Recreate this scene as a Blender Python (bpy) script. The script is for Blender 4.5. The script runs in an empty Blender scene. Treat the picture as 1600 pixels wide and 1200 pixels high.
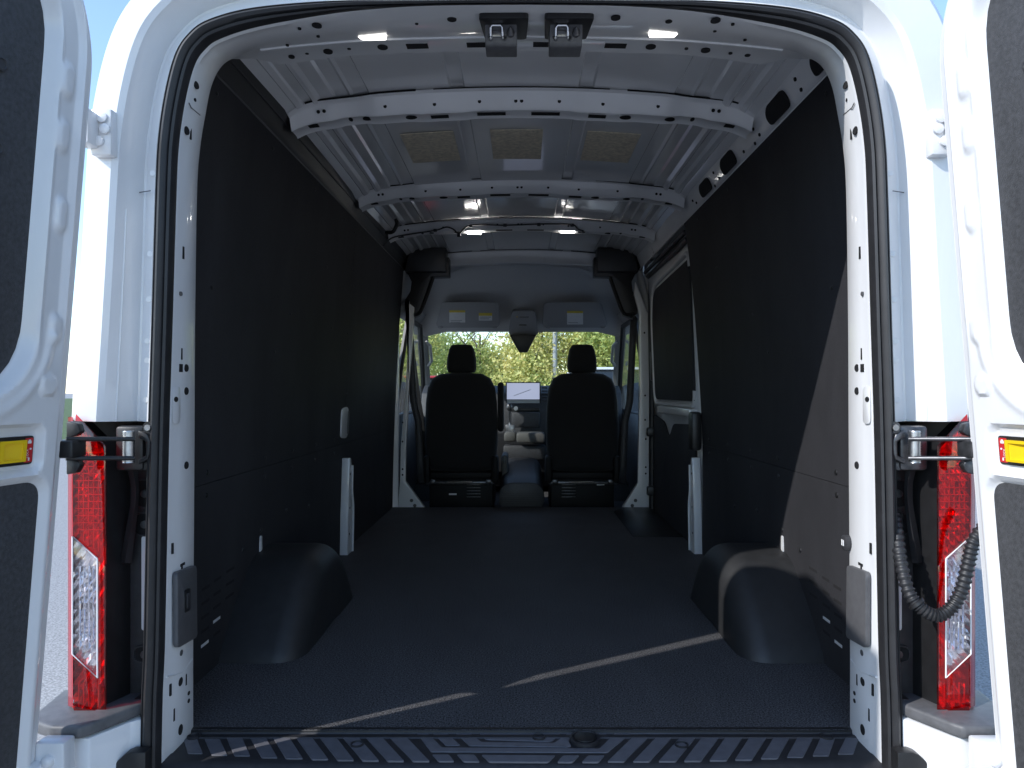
import bpy, bmesh, math, random
from mathutils import Vector, Matrix
random.seed(7)
sc = bpy.context.scene
R = math.radians

# ------------------------------------------------------------------ camera
# World: X right, Y forward into the van, Z up; Z = 0 is the cargo floor, Y = 0 the rear edge of that floor.
CAM_Y, CAM_Z, FOC = -1.75, 0.81, 1150.0
cam = bpy.data.cameras.new('camera'); cam_o = bpy.data.objects.new('camera', cam)
sc.collection.objects.link(cam_o)
cam_o.location = (0, CAM_Y, CAM_Z); cam_o.rotation_euler = (R(90), 0, 0)
cam.sensor_width = 36; cam.lens = FOC / 1600 * 36
cam.shift_x = -15 / 1600; cam.shift_y = 12 / 1600
cam.clip_start = 0.05; cam.clip_end = 3000
sc.camera = cam_o

# ------------------------------------------------------------------ sky, sun, exposure
SUN_AZ = Vector((-0.853, -0.522)).normalized(); SUN_EL = R(35.4)
w = bpy.data.worlds.new('World'); sc.world = w; w.use_nodes = True
nt = w.node_tree; nt.nodes.clear()
sky = nt.nodes.new('ShaderNodeTexSky'); sky.sky_type = 'NISHITA'; sky.sun_disc = False
sky.sun_elevation = SUN_EL; sky.sun_rotation = math.atan2(SUN_AZ.x, SUN_AZ.y) % (2 * math.pi)
sky.air_density = 1.0; sky.dust_density = 0.2; sky.ozone_density = 2.2
bg = nt.nodes.new('ShaderNodeBackground'); bg.inputs[1].default_value = 0.15
wo = nt.nodes.new('ShaderNodeOutputWorld')
nt.links.new(sky.outputs[0], bg.inputs[0]); nt.links.new(bg.outputs[0], wo.inputs[0])
sun = bpy.data.lights.new('sun', 'SUN'); sun.energy = 2.0; sun.angle = R(0.53); sun.color = (1.0, 0.975, 0.945)
sun_o = bpy.data.objects.new('sun', sun); sc.collection.objects.link(sun_o)
sd = Vector((-SUN_AZ.x * math.cos(SUN_EL), -SUN_AZ.y * math.cos(SUN_EL), -math.sin(SUN_EL)))
sun_o.rotation_euler = sd.to_track_quat('-Z', 'Y').to_euler(); sun_o.location = (-6, -6, 9)
sc.view_settings.view_transform = 'Standard'; sc.view_settings.look = 'None'
sc.view_settings.gamma = 1; sc.view_settings.exposure = 1.22; sc.view_settings.use_curve_mapping = False
sc.cycles.max_bounces = 9; sc.cycles.diffuse_bounces = 5; sc.cycles.glossy_bounces = 3
sc.cycles.transparent_max_bounces = 12; sc.cycles.use_denoising = True
sc.cycles.caustics_reflective = False; sc.cycles.caustics_refractive = False
sc.cycles.sample_clamp_indirect = 6

# ------------------------------------------------------------------ helpers
COL = sc.collection
VAN_LOC = Vector((0, 1.7, -0.68))

def U(px, py, Y):
    "point of the photograph's pixel at depth Y, measured in the van's own space"
    D = Y - CAM_Y
    return Vector(((px - 815) * D / FOC, Y, CAM_Z + (612 - py) * D / FOC))

def link(name, me, mat, parent, smooth=40, label=None):
    o = bpy.data.objects.new(name, me); COL.objects.link(o)
    if mat is not None and len(me.materials) == 0: me.materials.append(mat)
    if parent is not None:
        o.parent = parent
        if parent is VAN: o.matrix_parent_inverse = Matrix.Translation(-VAN_LOC)
    if smooth:
        for p in me.polygons: p.use_smooth = True
        me.set_sharp_from_angle(angle=R(smooth))
    if label: o['label'] = label
    return o

def mk(name, verts, faces, mat, parent, smooth=40, label=None, recalc=True):
    me = bpy.data.meshes.new(name)
    me.from_pydata([tuple(v) for v in verts], [], faces)
    if recalc:
        bm = bmesh.new(); bm.from_mesh(me)
        bmesh.ops.recalc_face_normals(bm, faces=bm.faces); bm.to_mesh(me); bm.free()
    me.update()
    return link(name, me, mat, parent, smooth, label)

def from_bm(name, bm, mat, parent, smooth=40, label=None):
    me = bpy.data.meshes.new(name)
    bmesh.ops.recalc_face_normals(bm, faces=bm.faces)
    bm.to_mesh(me); bm.free()
    return link(name, me, mat, parent, smooth, label)

def box(name, c, s, mat, parent, bev=0.003, rot=None, label=None, seg=2):
    bm = bmesh.new(); bmesh.ops.create_cube(bm, size=1)
    for v in bm.verts: v.co = Vector((v.co.x * s[0], v.co.y * s[1], v.co.z * s[2]))
    if bev:
        bmesh.ops.bevel(bm, geom=bm.edges[:], offset=min(bev, min(s) * .45), segments=seg, profile=.5, affect='EDGES')
    m = Matrix.Translation(Vector(c))
    if rot: m = m @ rot
    bmesh.ops.transform(bm, matrix=m, verts=bm.verts)
    return from_bm(name, bm, mat, parent, 40, label)

def prism(name, pts, ext, mat, parent, bev=0.0, label=None, seg=2, smooth=40):
    "polygon of 3-D points extruded along vector ext"
    bm = bmesh.new()
    a = [bm.verts.new(p) for p in pts]; b = [bm.verts.new(Vector(p) + Vector(ext)) for p in pts]
    n = len(pts)
    bm.faces.new(a); bm.faces.new(b[::-1])
    for i in range(n): bm.faces.new((a[i], b[i], b[(i + 1) % n], a[(i + 1) % n]))
    bmesh.ops.recalc_face_normals(bm, faces=bm.faces)
    if bev:
        bmesh.ops.bevel(bm, geom=bm.edges[:], offset=bev, segments=seg, profile=.5, affect='EDGES', clamp_overlap=True)
    return from_bm(name, bm, mat, parent, smooth, label)

def grid(name, fn, nu, nv, mat, parent, smooth=40, label=None, thick=0.0):
    vs = [fn(i / nu, j / nv) for i in range(nu + 1) for j in range(nv + 1)]
    fs = [(i * (nv + 1) + j, (i + 1) * (nv + 1) + j, (i + 1) * (nv + 1) + j + 1, i * (nv + 1) + j + 1)
          for i in range(nu) for j in range(nv)]
    o = mk(name, vs, fs, mat, parent, smooth, label)
    if thick:
        m = o.modifiers.new('solid', 'SOLIDIFY'); m.thickness = thick; m.offset = 0
    return o

def loft(name, rings, mat, parent, closed=False, caps=False, smooth=40, label=None):
    n = len(rings[0]); vs = [p for r in rings for p in r]; fs = []
    for i in range(len(rings) - 1):
        for j in range(n if closed else n - 1):
            k = (j + 1) % n
            fs.append((i * n + j, (i + 1) * n + j, (i + 1) * n + k, i * n + k))
    if caps:
        fs.append(tuple(range(n))[::-1]); fs.append(tuple((len(rings) - 1) * n + j for j in range(n)))
    return mk(name, vs, fs, mat, parent, smooth, label)

def tube(name, pts, r, mat, parent, seg=8, label=None, rfn=None):
    pts = [Vector(p) for p in pts]; rings = []; up = Vector((0, 0, 1)); nrm = None
    for i, p in enumerate(pts):
        t = (pts[min(i + 1, len(pts) - 1)] - pts[max(i - 1, 0)]).normalized()
        if nrm is None:
            nrm = t.cross(up if abs(t.z) < .9 else Vector((1, 0, 0))).normalized()
        nrm = (nrm - t * nrm.dot(t)).normalized(); b = t.cross(nrm)
        rr = rfn(i) if rfn else r
        rings.append([p + (nrm * math.cos(2 * math.pi * k / seg) + b * math.sin(2 * math.pi * k / seg)) * rr for k in range(seg)])
    return loft(name, rings, mat, parent, closed=True, caps=True, smooth=50, label=label)

def spline(pts, n):
    "Catmull-Rom through tuples, n samples per span"
    P = [Vector(p) for p in pts]; out = []
    for i in range(len(P) - 1):
        p0, p1, p2, p3 = P[max(i - 1, 0)], P[i], P[i + 1], P[min(i + 2, len(P) - 1)]
        for k in range(n):
            t = k / n
            out.append(0.5 * ((2 * p1) + (p2 - p0) * t + (2 * p0 - 5 * p1 + 4 * p2 - p3) * t * t + (3 * p1 - p0 - 3 * p2 + p3) * t ** 3))
    out.append(P[-1]); return out

def rpoly(pts, r, seg=4):
    "2-D polygon with rounded corners"
    out = []; n = len(pts)
    for i in range(n):
        p = Vector(pts[i]); a = (Vector(pts[i - 1]) - p); b = (Vector(pts[(i + 1) % n]) - p)
        rr = r[i] if isinstance(r, (list, tuple)) else r
        d = min(rr, a.length * .49, b.length * .49); a.normalize(); b.normalize()
        for k in range(seg + 1):
            t = k / seg
            out.append(((p + a * d) * (1 - t) ** 2 + p * 2 * t * (1 - t) + (p + b * d) * t * t))
    return out

def interp(tab, x):
    if x <= tab[0][0]: return tab[0][1]
    for (a, b), (c, d) in zip(tab, tab[1:]):
        if x <= c: return b + (d - b) * (x - a) / (c - a)
    return tab[-1][1]

def sstep(a, b, x):
    t = min(1, max(0, (x - a) / (b - a))) if a != b else float(x > a)
    return t * t * (3 - 2 * t)

def disc(name, c, u, v, ru, rv, mat, parent, off=0.0012, seg=16, square=False):
    "thin plate lying on a surface: hole, slot, sticker"
    c, u, v = Vector(c), Vector(u).normalized(), Vector(v).normalized(); n = u.cross(v).normalized()
    if n.dot(Vector((0, CAM_Y, CAM_Z)) - c) < 0: n = -n
    if square: pts = [(-1, -1), (1, -1), (1, 1), (-1, 1)]
    else: pts = [(math.cos(2 * math.pi * k / seg), math.sin(2 * math.pi * k / seg)) for k in range(seg)]
    P = [c + u * ru * a + v * rv * b - n * .002 for a, b in pts]
    return prism(name, P, n * (.002 + off), mat, parent, smooth=0)

# ------------------------------------------------------------------ materials
def mat(name, col, rough=.5, metal=0, coat=0, spec=.5, noise=None, bump=None, emit=None, sheen=0, wear=None):
    m = bpy.data.materials.new(name); m.use_nodes = True; n = m.node_tree.nodes; L = m.node_tree.links
    b = n['Principled BSDF']
    b.inputs['Base Color'].default_value = (*col, 1); b.inputs['Roughness'].default_value = rough
    b.inputs['Metallic'].default_value = metal; b.inputs['Coat Weight'].default_value = coat
    b.inputs['Coat Roughness'].default_value = .06
    b.inputs['Specular IOR Level'].default_value = spec; b.inputs['Sheen Weight'].default_value = sheen
    tc = n.new('ShaderNodeTexCoord')
    if noise:
        sc_, amt, det = noise
        t = n.new('ShaderNodeTexNoise'); t.inputs['Scale'].default_value = sc_; t.inputs['Detail'].default_value = det
        L.new(tc.outputs['Object'], t.inputs['Vector'])
        r = n.new('ShaderNodeValToRGB')
        r.color_ramp.elements[0].position = .3; r.color_ramp.elements[1].position = .7
        r.color_ramp.elements[0].color = (*[c * (1 - amt) for c in col], 1)
        r.color_ramp.elements[1].color = (*[min(1, c * (1 + amt)) for c in col], 1)
        L.new(t.outputs['Fac'], r.inputs['Fac']); L.new(r.outputs['Color'], b.inputs['Base Color'])
        if wear:                # scuffs and dust: streaky patches with a shape of their own
            ws, wa, stretch = wear
            mp = n.new('ShaderNodeMapping'); mp.inputs['Scale'].default_value = stretch; L.new(tc.outputs['Object'], mp.inputs['Vector'])
            wn = n.new('ShaderNodeTexNoise'); wn.inputs['Scale'].default_value = ws; wn.inputs['Detail'].default_value = 9; wn.inputs['Roughness'].default_value = .7
            wn.inputs['Distortion'].default_value = .6; L.new(mp.outputs['Vector'], wn.inputs['Vector'])
            wr = n.new('ShaderNodeMapRange'); wr.inputs['From Min'].default_value = .30; wr.inputs['From Max'].default_value = .72
            wr.inputs['To Min'].default_value = 1 - wa; wr.inputs['To Max'].default_value = 1 + wa; L.new(wn.outputs['Fac'], wr.inputs['Value'])
            mu = n.new('ShaderNodeVectorMath'); mu.operation = 'SCALE'; L.new(r.outputs['Color'], mu.inputs[0]); L.new(wr.outputs['Result'], mu.inputs['Scale'])
            L.new(mu.outputs['Vector'], b.inputs['Base Color'])
        rr = n.new('ShaderNodeMapRange'); rr.inputs['To Min'].default_value = max(.02, rough - .07); rr.inputs['To Max'].default_value = min(1, rough + .07)
        t2 = n.new('ShaderNodeTexNoise'); t2.inputs['Scale'].default_value = 4.0; t2.inputs['Detail'].default_value = 5
        L.new(tc.outputs['Object'], t2.inputs['Vector'])
        L.new(t2.outputs['Fac'], rr.inputs['Value']); L.new(rr.outputs['Result'], b.inputs['Roughness'])
    if bump:
        sc_, st, kind = bump
        t = n.new('ShaderNodeTexVoronoi' if kind == 'v' else 'ShaderNodeTexNoise'); t.inputs['Scale'].default_value = sc_
        if kind != 'v': t.inputs['Detail'].default_value = 3
        L.new(tc.outputs['Object'], t.inputs['Vector'])
        bp = n.new('ShaderNodeBump'); bp.inputs['Strength'].default_value = st; bp.inputs['Distance'].default_value = .002
        L.new(t.outputs['Distance' if kind == 'v' else 'Fac'], bp.inputs['Height']); L.new(bp.outputs['Normal'], b.inputs['Normal'])
        if kind == 'n':
            pass
    if emit:
        b.inputs['Emission Color'].default_value = (*emit[0], 1); b.inputs['Emission Strength'].default_value = emit[1]
    return m

def glassy(name, col, gloss=.06, tint=(1, 1, 1)):
    m = bpy.data.materials.new(name); m.use_nodes = True; n = m.node_tree.nodes; L = m.node_tree.links
    n.clear(); out = n.new('ShaderNodeOutputMaterial')
    tr = n.new('ShaderNodeBsdfTransparent'); tr.inputs[0].default_value = (*col, 1)
    gl = n.new('ShaderNodeBsdfGlossy'); gl.inputs['Color'].default_value = (*tint, 1); gl.inputs['Roughness'].default_value = .04
    lw = n.new('ShaderNodeLayerWeight'); lw.inputs['Blend'].default_value = .5
    pw = n.new('ShaderNodeMath'); pw.operation = 'POWER'; pw.inputs[1].default_value = 5; L.new(lw.outputs['Facing'], pw.inputs[0])
    fr = n.new('ShaderNodeMath'); fr.operation = 'MULTIPLY_ADD'; fr.inputs[1].default_value = .9; fr.inputs[2].default_value = gloss; L.new(pw.outputs[0], fr.inputs[0])
    mx = n.new('ShaderNodeMixShader'); L.new(fr.outputs[0], mx.inputs[0]); L.new(tr.outputs[0], mx.inputs[1]); L.new(gl.outputs[0], mx.inputs[2])
    L.new(mx.outputs[0], out.inputs[0]); return m

M = {}
M['white'] = mat('white_paint', (.70, .702, .71), .34, coat=.5, noise=(3, .02, 4), bump=(260, .02, 'n'), wear=(4.0, .05, (1, 1, .5)))
M['roof'] = mat('roof_paint', (.80, .80, .81), .18, coat=.5, noise=(3, .04, 4), bump=(7, .05, 'n'))  # lighter than the body white to offset the shade on the roof
M['bow'] = mat('bow_paint', (.80, .80, .81), .3, coat=.3, noise=(6, .04, 4), bump=(40, .04, 'n'))  # body white lightened here to offset the shade inside the hold
M['liner'] = mat('wall_liner', (.034, .034, .038), .68, spec=.12, noise=(420, .16, 2), bump=(700, .35, 'n'), wear=(3.0, .22, (1, 1, .35)))
M['mat'] = mat('floor_vinyl', (.072, .071, .075), .65, spec=.2, noise=(240, .95, 1), bump=(260, .9, 'n'), wear=(2.2, .20, (1, .4, 1)))
M['arch'] = mat('arch_plastic', (.019, .0195, .021), .52, noise=(30, .15, 3), bump=(500, .12, 'n'))
M['rubber'] = mat('seal_rubber', (.017, .017, .019), .48, noise=(25, .2, 3))
M['black'] = mat('black_plastic', (.012, .012, .013), .45, noise=(40, .2, 3), bump=(400, .1, 'n'))
M['darkgrey'] = mat('dark_grey_plastic', (.028, .028, .031), .55, noise=(50, .2, 3), bump=(500, .25, 'n'))
M['trim'] = mat('door_trim_board', (.045, .046, .05), .75, noise=(120, .25, 3), bump=(420, .5, 'n'))
M['bumper'] = mat('bumper_plastic', (.10, .10, .105), .5, noise=(60, .15, 3), bump=(600, .2, 'n'))
M['step'] = mat('step_plastic', (.020, .020, .023), .5, noise=(50, .2, 3), bump=(450, .15, 'n'))
M['pad'] = mat('tread_pad', (.115, .115, .13), .45, noise=(45, .12, 3), bump=(600, .1, 'n'))
M['coverplate'] = mat('cover_grey', (.085, .085, .09), .5, noise=(60, .1, 3), bump=(600, .15, 'n'))
M['hole'] = mat('hole_dark', (.006, .006, .007), .9)
M['chrome'] = mat('chrome', (.75, .75, .77), .14, metal=1, noise=(20, .1, 3))
M['zinc'] = mat('zinc', (.45, .45, .46), .35, metal=1, noise=(60, .2, 3))
M['steel_dark'] = mat('dark_steel', (.11, .11, .115), .4, metal=.8, noise=(60, .3, 3))
M['tan'] = mat('damping_pad', (.80, .71, .55), .85, noise=(60, .2, 4), bump=(300, .4, 'n'))
M['yellow'] = mat('yellow_plastic', (.78, .52, .012), .4, noise=(20, .05, 3))
M['redlabel'] = mat('red_label', (.50, .02, .025), .45, noise=(30, .05, 3))
M['whitelabel'] = mat('label_white', (.75, .75, .75), .5, noise=(30, .03, 2))
M['yellowlabel'] = mat('label_yellow', (.72, .56, .05), .5, noise=(30, .05, 2))
M['inkgrey'] = mat('label_ink', (.25, .25, .27), .6)
M['fabric'] = mat('seat_fabric', (.010, .010, .011), .9, noise=(300, .3, 2), bump=(700, .4, 'n'), sheen=.05)
M['seatdark'] = mat('seat_base_black', (.0045, .0045, .005), .6, spec=.25)
M['headliner'] = mat('headliner', (.55, .555, .57), .9, noise=(200, .08, 3), bump=(500, .3, 'n'))
M['visor'] = mat('visor_vinyl', (.30, .305, .32), .8, noise=(150, .06, 3), bump=(450, .3, 'n'))
M['cabgrey'] = mat('cab_trim_grey', (.30, .31, .32), .6, noise=(60, .06, 3))
M['dash'] = mat('dash_plastic', (.035, .036, .04), .55, noise=(60, .2, 3), bump=(500, .3, 'n'))
M['bin'] = mat('dash_bin_sun_grey', (.085, .085, .08), .55, noise=(40, .06, 3))  # paler than the dash: sunlight on the bins put into the colour
M['screen'] = mat('screen_lit', (.02, .02, .02), .2, emit=((.62, .70, 1.0), .24))
M['lamp'] = mat('lamp_lit', (.9, .9, .9), .4, emit=((1.0, .97, .92), 14.0))
M['lampdim'] = mat('header_lamp_lit', (.9, .9, .9), .4, emit=((1.0, .97, .92), 1.6))
M['lensred'] = glassy('lens_red', (.92, .012, .02), tint=(1, .93, .93))
M['lensclear'] = glassy('lens_clear', (.97, .95, .96))
M['glass'] = glassy('window_glass', (.95, .97, .96), .03)
M['reflector'] = mat('lamp_reflector', (.92, .92, .93), .2, metal=.85, noise=(30, .05, 2))
M['redrefl'] = mat('lamp_red_reflector', (.85, .10, .10), .25, metal=.6, noise=(30, .1, 2))
M['trunk'] = mat('bark', (.13, .105, .085), .9, noise=(8, .35, 6), bump=(30, .8, 'n'))
M['tyre'] = mat('tyre_rubber', (.02, .02, .02), .8, noise=(40, .2, 3))
M['pole'] = mat('pole_grey', (.35, .36, .37), .5, metal=.3, noise=(6, .1, 4))
M['carred'] = mat('car_red', (.42, .015, .02), .25, coat=.8, noise=(5, .04, 3))
M['carwhite'] = mat('car_white', (.74, .75, .77), .25, coat=.8, noise=(5, .02, 3))
M['cardark'] = mat('car_glass', (.02, .025, .03), .06, coat=.5)

def asphalt():
    m = mat('asphalt', (.30, .295, .29), .85, noise=(90, .45, 6), bump=(140, .9, 'n')); return m
M['asphalt'] = asphalt()
M['grass'] = mat('lawn', (.07, .11, .03), .9, noise=(5, .35, 6), bump=(80, .8, 'n'))

def leafmat(name, c1, c2, c3):
    m = bpy.data.materials.new(name); m.use_nodes = True; n = m.node_tree.nodes; L = m.node_tree.links
    b = n['Principled BSDF']; b.inputs['Roughness'].default_value = .55
    tc = n.new('ShaderNodeTexCoord'); t = n.new('ShaderNodeTexNoise'); t.inputs['Scale'].default_value = 1.6; t.inputs['Detail'].default_value = 6
    L.new(tc.outputs['Object'], t.inputs['Vector']); r = n.new('ShaderNodeValToRGB')
    e = r.color_ramp.elements; e[0].position = .34; e[0].color = (*c1, 1); e[1].position = .66; e[1].color = (*c3, 1)
    k = e.new(.5); k.color = (*c2, 1)
    L.new(t.outputs['Fac'], r.inputs['Fac']); L.new(r.outputs['Color'], b.inputs['Base Color'])
    tr = n.new('ShaderNodeBsdfTranslucent'); L.new(r.outputs['Color'], tr.inputs['Color'])
    mx = n.new('ShaderNodeMixShader'); mx.inputs[0].default_value = .3
    L.new(b.outputs[0], mx.inputs[1]); L.new(tr.outputs[0], mx.inputs[2]); L.new(mx.outputs[0], n['Material Output'].inputs[0])
    return m
M['leaf_a'] = leafmat('leaves_yellow_green', (.31, .39, .11), (.56, .60, .20), (.72, .66, .22))
M['leaf_b'] = leafmat('leaves_amber', (.42, .49, .14), (.68, .65, .24), (.74, .62, .24))
M['leaf_c'] = leafmat('leaves_green', (.22, .31, .09), (.40, .50, .16), (.60, .60, .20))

# ------------------------------------------------------------------ the setting
def setting(name, verts, faces, m, label=None):
    o = mk(name, verts, faces, m, None, 0); o['kind'] = 'structure'
    return o
VAN = None
G = -0.68
setting('ground', [(-600, -600, G), (600, -600, G), (600, 600, G), (-600, 600, G)], [(0, 1, 2, 3)], M['asphalt'])
setting('lawn', [(-120, 15.5, G + .004), (120, 15.5, G + .004), (120, 160, G + .004), (-120, 160, G + .004)], [(0, 1, 2, 3)], M['grass'])
kb = box('kerb', (0, 15.4, G + .06), (240, .2, .13), mat('kerb_concrete', (.4, .39, .37), .85, noise=(6, .12, 5)), None, .02); kb['kind'] = 'structure'

# ------------------------------------------------------------------ the van
VAN = bpy.data.objects.new('cargo_van', None); COL.objects.link(VAN)
VAN.location = VAN_LOC; VAN.empty_display_size = .3
VAN['label'] = 'white cargo van seen from behind with both rear doors open, empty black-lined hold'
VAN['category'] = 'van'

# ---- opening outlines (half, from the bottom up to the middle of the top edge), in h = px from the centre line, y = px
S_tab = [(584, 1265), (581, 1100), (577, 1000), (571, 700), (565, 500), (559, 300), (555, 220), (545, 150), (530, 92), (511, 62), (482, 42), (415, 24), (300, 12), (200, 9), (0, 7)]
I_tab = [(513, 1215, .03), (513, 1100, .03), (513, 1000, .03), (511, 700, .03), (510, 500, .03), (507, 300, .03), (502, 230, .03), (494, 180, .03), (484, 133, .035), (468, 103, .05), (445, 89, .07), (408, 77, .10), (300, 66, .12), (200, 60, .12), (0, 56, .12)]
NS = 6
S_half = [Vector((h * 1.605 / FOC, -.145, CAM_Z + (612 - y) * 1.605 / FOC)) for h, y in S_tab]
I_half = [Vector((h * (1.75 + Y) / FOC, Y, CAM_Z + (612 - y) * (1.75 + Y) / FOC)) for h, y, Y in I_tab]
S_h, I_h = spline(S_half, NS), spline(I_half, NS)
def mirror(h): return [Vector((-p.x, p.y, p.z)) for p in h] + [Vector(p) for p in h[::-1][1:]]
S, I = mirror(S_h), mirror(I_h); NP = len(S)
NRM = []
for i in range(NP):
    t = S[min(i + 1, NP - 1)] - S[max(i - 1, 0)]; n = Vector((-t.z, 0, t.x)).normalized()
    NRM.append(n)
def wf(p):
    return 1.0 if p.z < 1.45 else .33 + .67 * sstep(.15, .72, abs(p.x))
in_off = lambda k: (lambda p: k * wf(p) + .0262 * (1 - wf(p)))
def ring(base, off, Y):
    return [Vector((p.x + n.x * (off(p) if callable(off) else off), Y, p.z + n.z * (off(p) if callable(off) else off))) for p, n in zip(base, NRM)]
o2 = lambda p: interp([(0, .128), (.75, .126), (1.1, .115), (1.5, .106), (1.7, .10)], p.z)
rx = lambda p: .035 * sstep(1.25, 1.5, p.z) * sstep(.3, .6, p.x)
o3 = lambda p: o2(p) + .046 + rx(p)
o4 = lambda p: o2(p) + .066 + rx(p)
o5 = lambda p: o2(p) + .078 + rx(p)

# inner jamb: rear door frame between seal and hold
def at_top(p): return sstep(.55, .3, abs(p.x)) if p.z > 1.4 else 0.0
ring_in = [ring(S, in_off(-.016), -.122), ring(S, in_off(-.0185), -.112)]
mid1 = [a.lerp(b, .20) for a, b in zip(ring(S, in_off(-.0185), -.112), I)]
mid1b = [p + n * (-.0025) for p, n in zip([a.lerp(b, .24) for a, b in zip(ring(S, in_off(-.0185), -.112), I)], NRM)]
mid2 = [a.lerp(b, .93) + n * (-.0025) for a, b, n in zip(ring(S, in_off(-.0185), -.112), I, NRM)]
I2, I3 = [], []
for p, n in zip(I, NRM):
    topw = 1.0 if (p.z > 1.5 and abs(p.x) < .62) else (sstep(.74, .62, abs(p.x)) if p.z > 1.5 else 0)
    a = Vector((p.x + n.x * .05, p.y + .02, p.z + n.z * .02)); b = Vector((p.x, .215, p.z + .006))
    I2.append(a.lerp(b, topw))
    a3 = Vector((p.x + n.x * .11, p.y + .03, p.z + n.z * .08)); b3 = Vector((p.x, .225, 1.88))
    I3.append(a3.lerp(b3, topw))
frame = loft('rear_door_frame', ring_in + [mid1, mid1b, mid2, I, I2, I3], M['white'], VAN, smooth=28,
             label='white painted inner frame around the rear opening')

# outer jamb with the drain channel, then body side and roof skin
full = [ring(S, .018, -.122), ring(S, .066, -.092), ring(S, .071, -.092), ring(S, lambda p: o2(p) - .012, -.150), ring(S, o2, -.157), ring(S, o3, -.155), ring(S, o4, -.135), ring(S, o5, -.08)]
cut = [i for i in range(NP) if S[i].z >= .70]
loft('rear_body_jamb', [[r[i] for i in cut] for r in full[:8]], M['white'], VAN, smooth=24, label='white stepped body jamb outside the black seal')
side_rings = [ring(S, o5, -.08)]
for Y, e in ((.4, .02), (1.5, .035), (2.6, .035), (3.6, .03)):
    side_rings.append(ring(S, lambda p, e=e: o5(p) + e, Y))
ext = [[Vector(p) for p in r] for r in side_rings]
for r in ext:                       # carry the skin down to the sill
    r.insert(0, Vector((r[0].x, r[0].y, -.32))); r.append(Vector((r[-1].x, r[-1].y, -.32)))
loft('body_shell', ext, M['white'], VAN, label='white outer side and roof skin of the van')
# seam lines on the jamb
for sg in (-1, 1):
    for h0, y0, h1, y1 in ((596, 302, 573, 302), (600, 300, 628, 285)):
        D = 1.655
        tube('panel_seam', [(sg * h0 * D / FOC, D - 1.75 - .006, CAM_Z + (612 - y0) * D / FOC), (sg * h1 * (D - .0) / FOC, D - 1.75 - (.02 if h1 < h0 else .03), CAM_Z + (612 - y1) * D / FOC)], .0012, M['coverplate'], VAN, 5)

JR = ring(S, lambda p: .071 + .62 * (o2(p) - .083), -.092 - .058 * .62)
JP = ring(S, .044, -.1075)
for part in ([JR[i] for i in range(NP) if S[i].x < 0 and .70 < S[i].z < 1.24], [JR[i] for i in range(NP) if S[i].x > 0 and .70 < S[i].z < 1.24]):
    tube('jamb_seam', [p + Vector((0, -.001, 0)) for p in part], .0022, M['white'], VAN, 6)
for sg in (-1, 1):
    for zz in (.80, .86, .92, 1.02, 1.13, 1.30):
        i = min(range(NP), key=lambda j: abs(S[j].z - zz) + (0 if S[j].x * sg > 0 else 9)); c = JP[i] + Vector((0, -.0006, 0))
        tube('jamb_dimple', [c, c + Vector((0, -.0012, 0))], .0065, M['white'], VAN, 12)
    for zz in (.84, .97, 1.09, 1.20):
        i = min(range(NP), key=lambda j: abs(S[j].z - zz) + (0 if S[j].x * sg > 0 else 9)); c = JR[i] + Vector((sg * .012, -.013, 0))
        tube('jamb_dimple', [c, c + Vector((-sg * .0012, -.0012, 0))], .0055, M['white'], VAN, 12)

# weather seal: three-ridged rubber section swept round the opening
prof = [(-.017, .018), (-.019, 0), (-.016, -.010), (-.011, -.013), (-.008, -.008), (-.004, -.016), (.003, -.020), (.009, -.016), (.011, -.010), (.014, -.013), (.019, -.006), (.020, .018)]
seal_rings = []
for p, n in zip(S, NRM):
    f = wf(p)
    seal_rings.append([Vector((p.x + n.x * (a * f + .0262 * (1 - f) * max(0, (b + .016) / .034)), -.140 + b, p.z + n.z * (a * f + .0262 * (1 - f) * max(0, (b + .016) / .034)))) for a, b in prof])
loft('door_seal', seal_rings, M['rubber'], VAN, closed=True, caps=True, smooth=35, label='black ribbed rubber weather seal around the rear opening')

# ------------------------------------------------------------------ sill step
def wx(z): return .906 - .012 * max(z, 0) - .021 * max(z, 0) ** 2
ZS = -.010
sp = [(.040, -.012), (.024, -.0055), (.012, -.0055), (.010, -.009), (.004, -.009), (.002, -.0065), (-.010, -.0065), (-.013, -.0095), (-.026, ZS), (-.108, ZS), (-.122, ZS - .003), (-.134, ZS - .011), (-.142, ZS - .024), (-.150, -.09), (-.158, -.16), (-.16, -.30)]
step = loft('sill_step', [[Vector((x * 1.0, y, z)) for y, z in sp] for x in (-.80, -.5, 0, .5, .80)], M['step'], VAN, smooth=35, label='dark moulded rear sill step with raised tread pads')
def step_pt(px, py):
    D = (CAM_Z - ZS) * FOC / (py - 612)
    return Vector(((px - 815) * D / FOC, D - 1.75, ZS))
PADS = []
c1 = lambda x, y: (240 + x * .275, 1080 + y * .275)
c2 = lambda x, y: (660 + x * .275, 1080 + y * .275)
c3 = lambda x, y: (1080 + x * .275, 1080 + y * .275)
for t0, t1, b0, b1, yt, yb in ((165, 240, 195, 280, 258, 358), (290, 375, 330, 420, 275, 368), (412, 500, 460, 550, 262, 372), (545, 635, 615, 705, 262, 383), (675, 768, 752, 850, 262, 388), (805, 897, 900, 995, 262, 392), (940, 1035, 1045, 1140, 262, 396), (1070, 1162, 1188, 1282, 262, 399), (1200, 1296, 1330, 1425, 262, 401), (1335, 1435, 1475, 1570, 262, 402)):
    PADS.append([c1(t0, yt), c1(t1, yt), c1(b1, yb), c1(b0, yb)])
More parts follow.
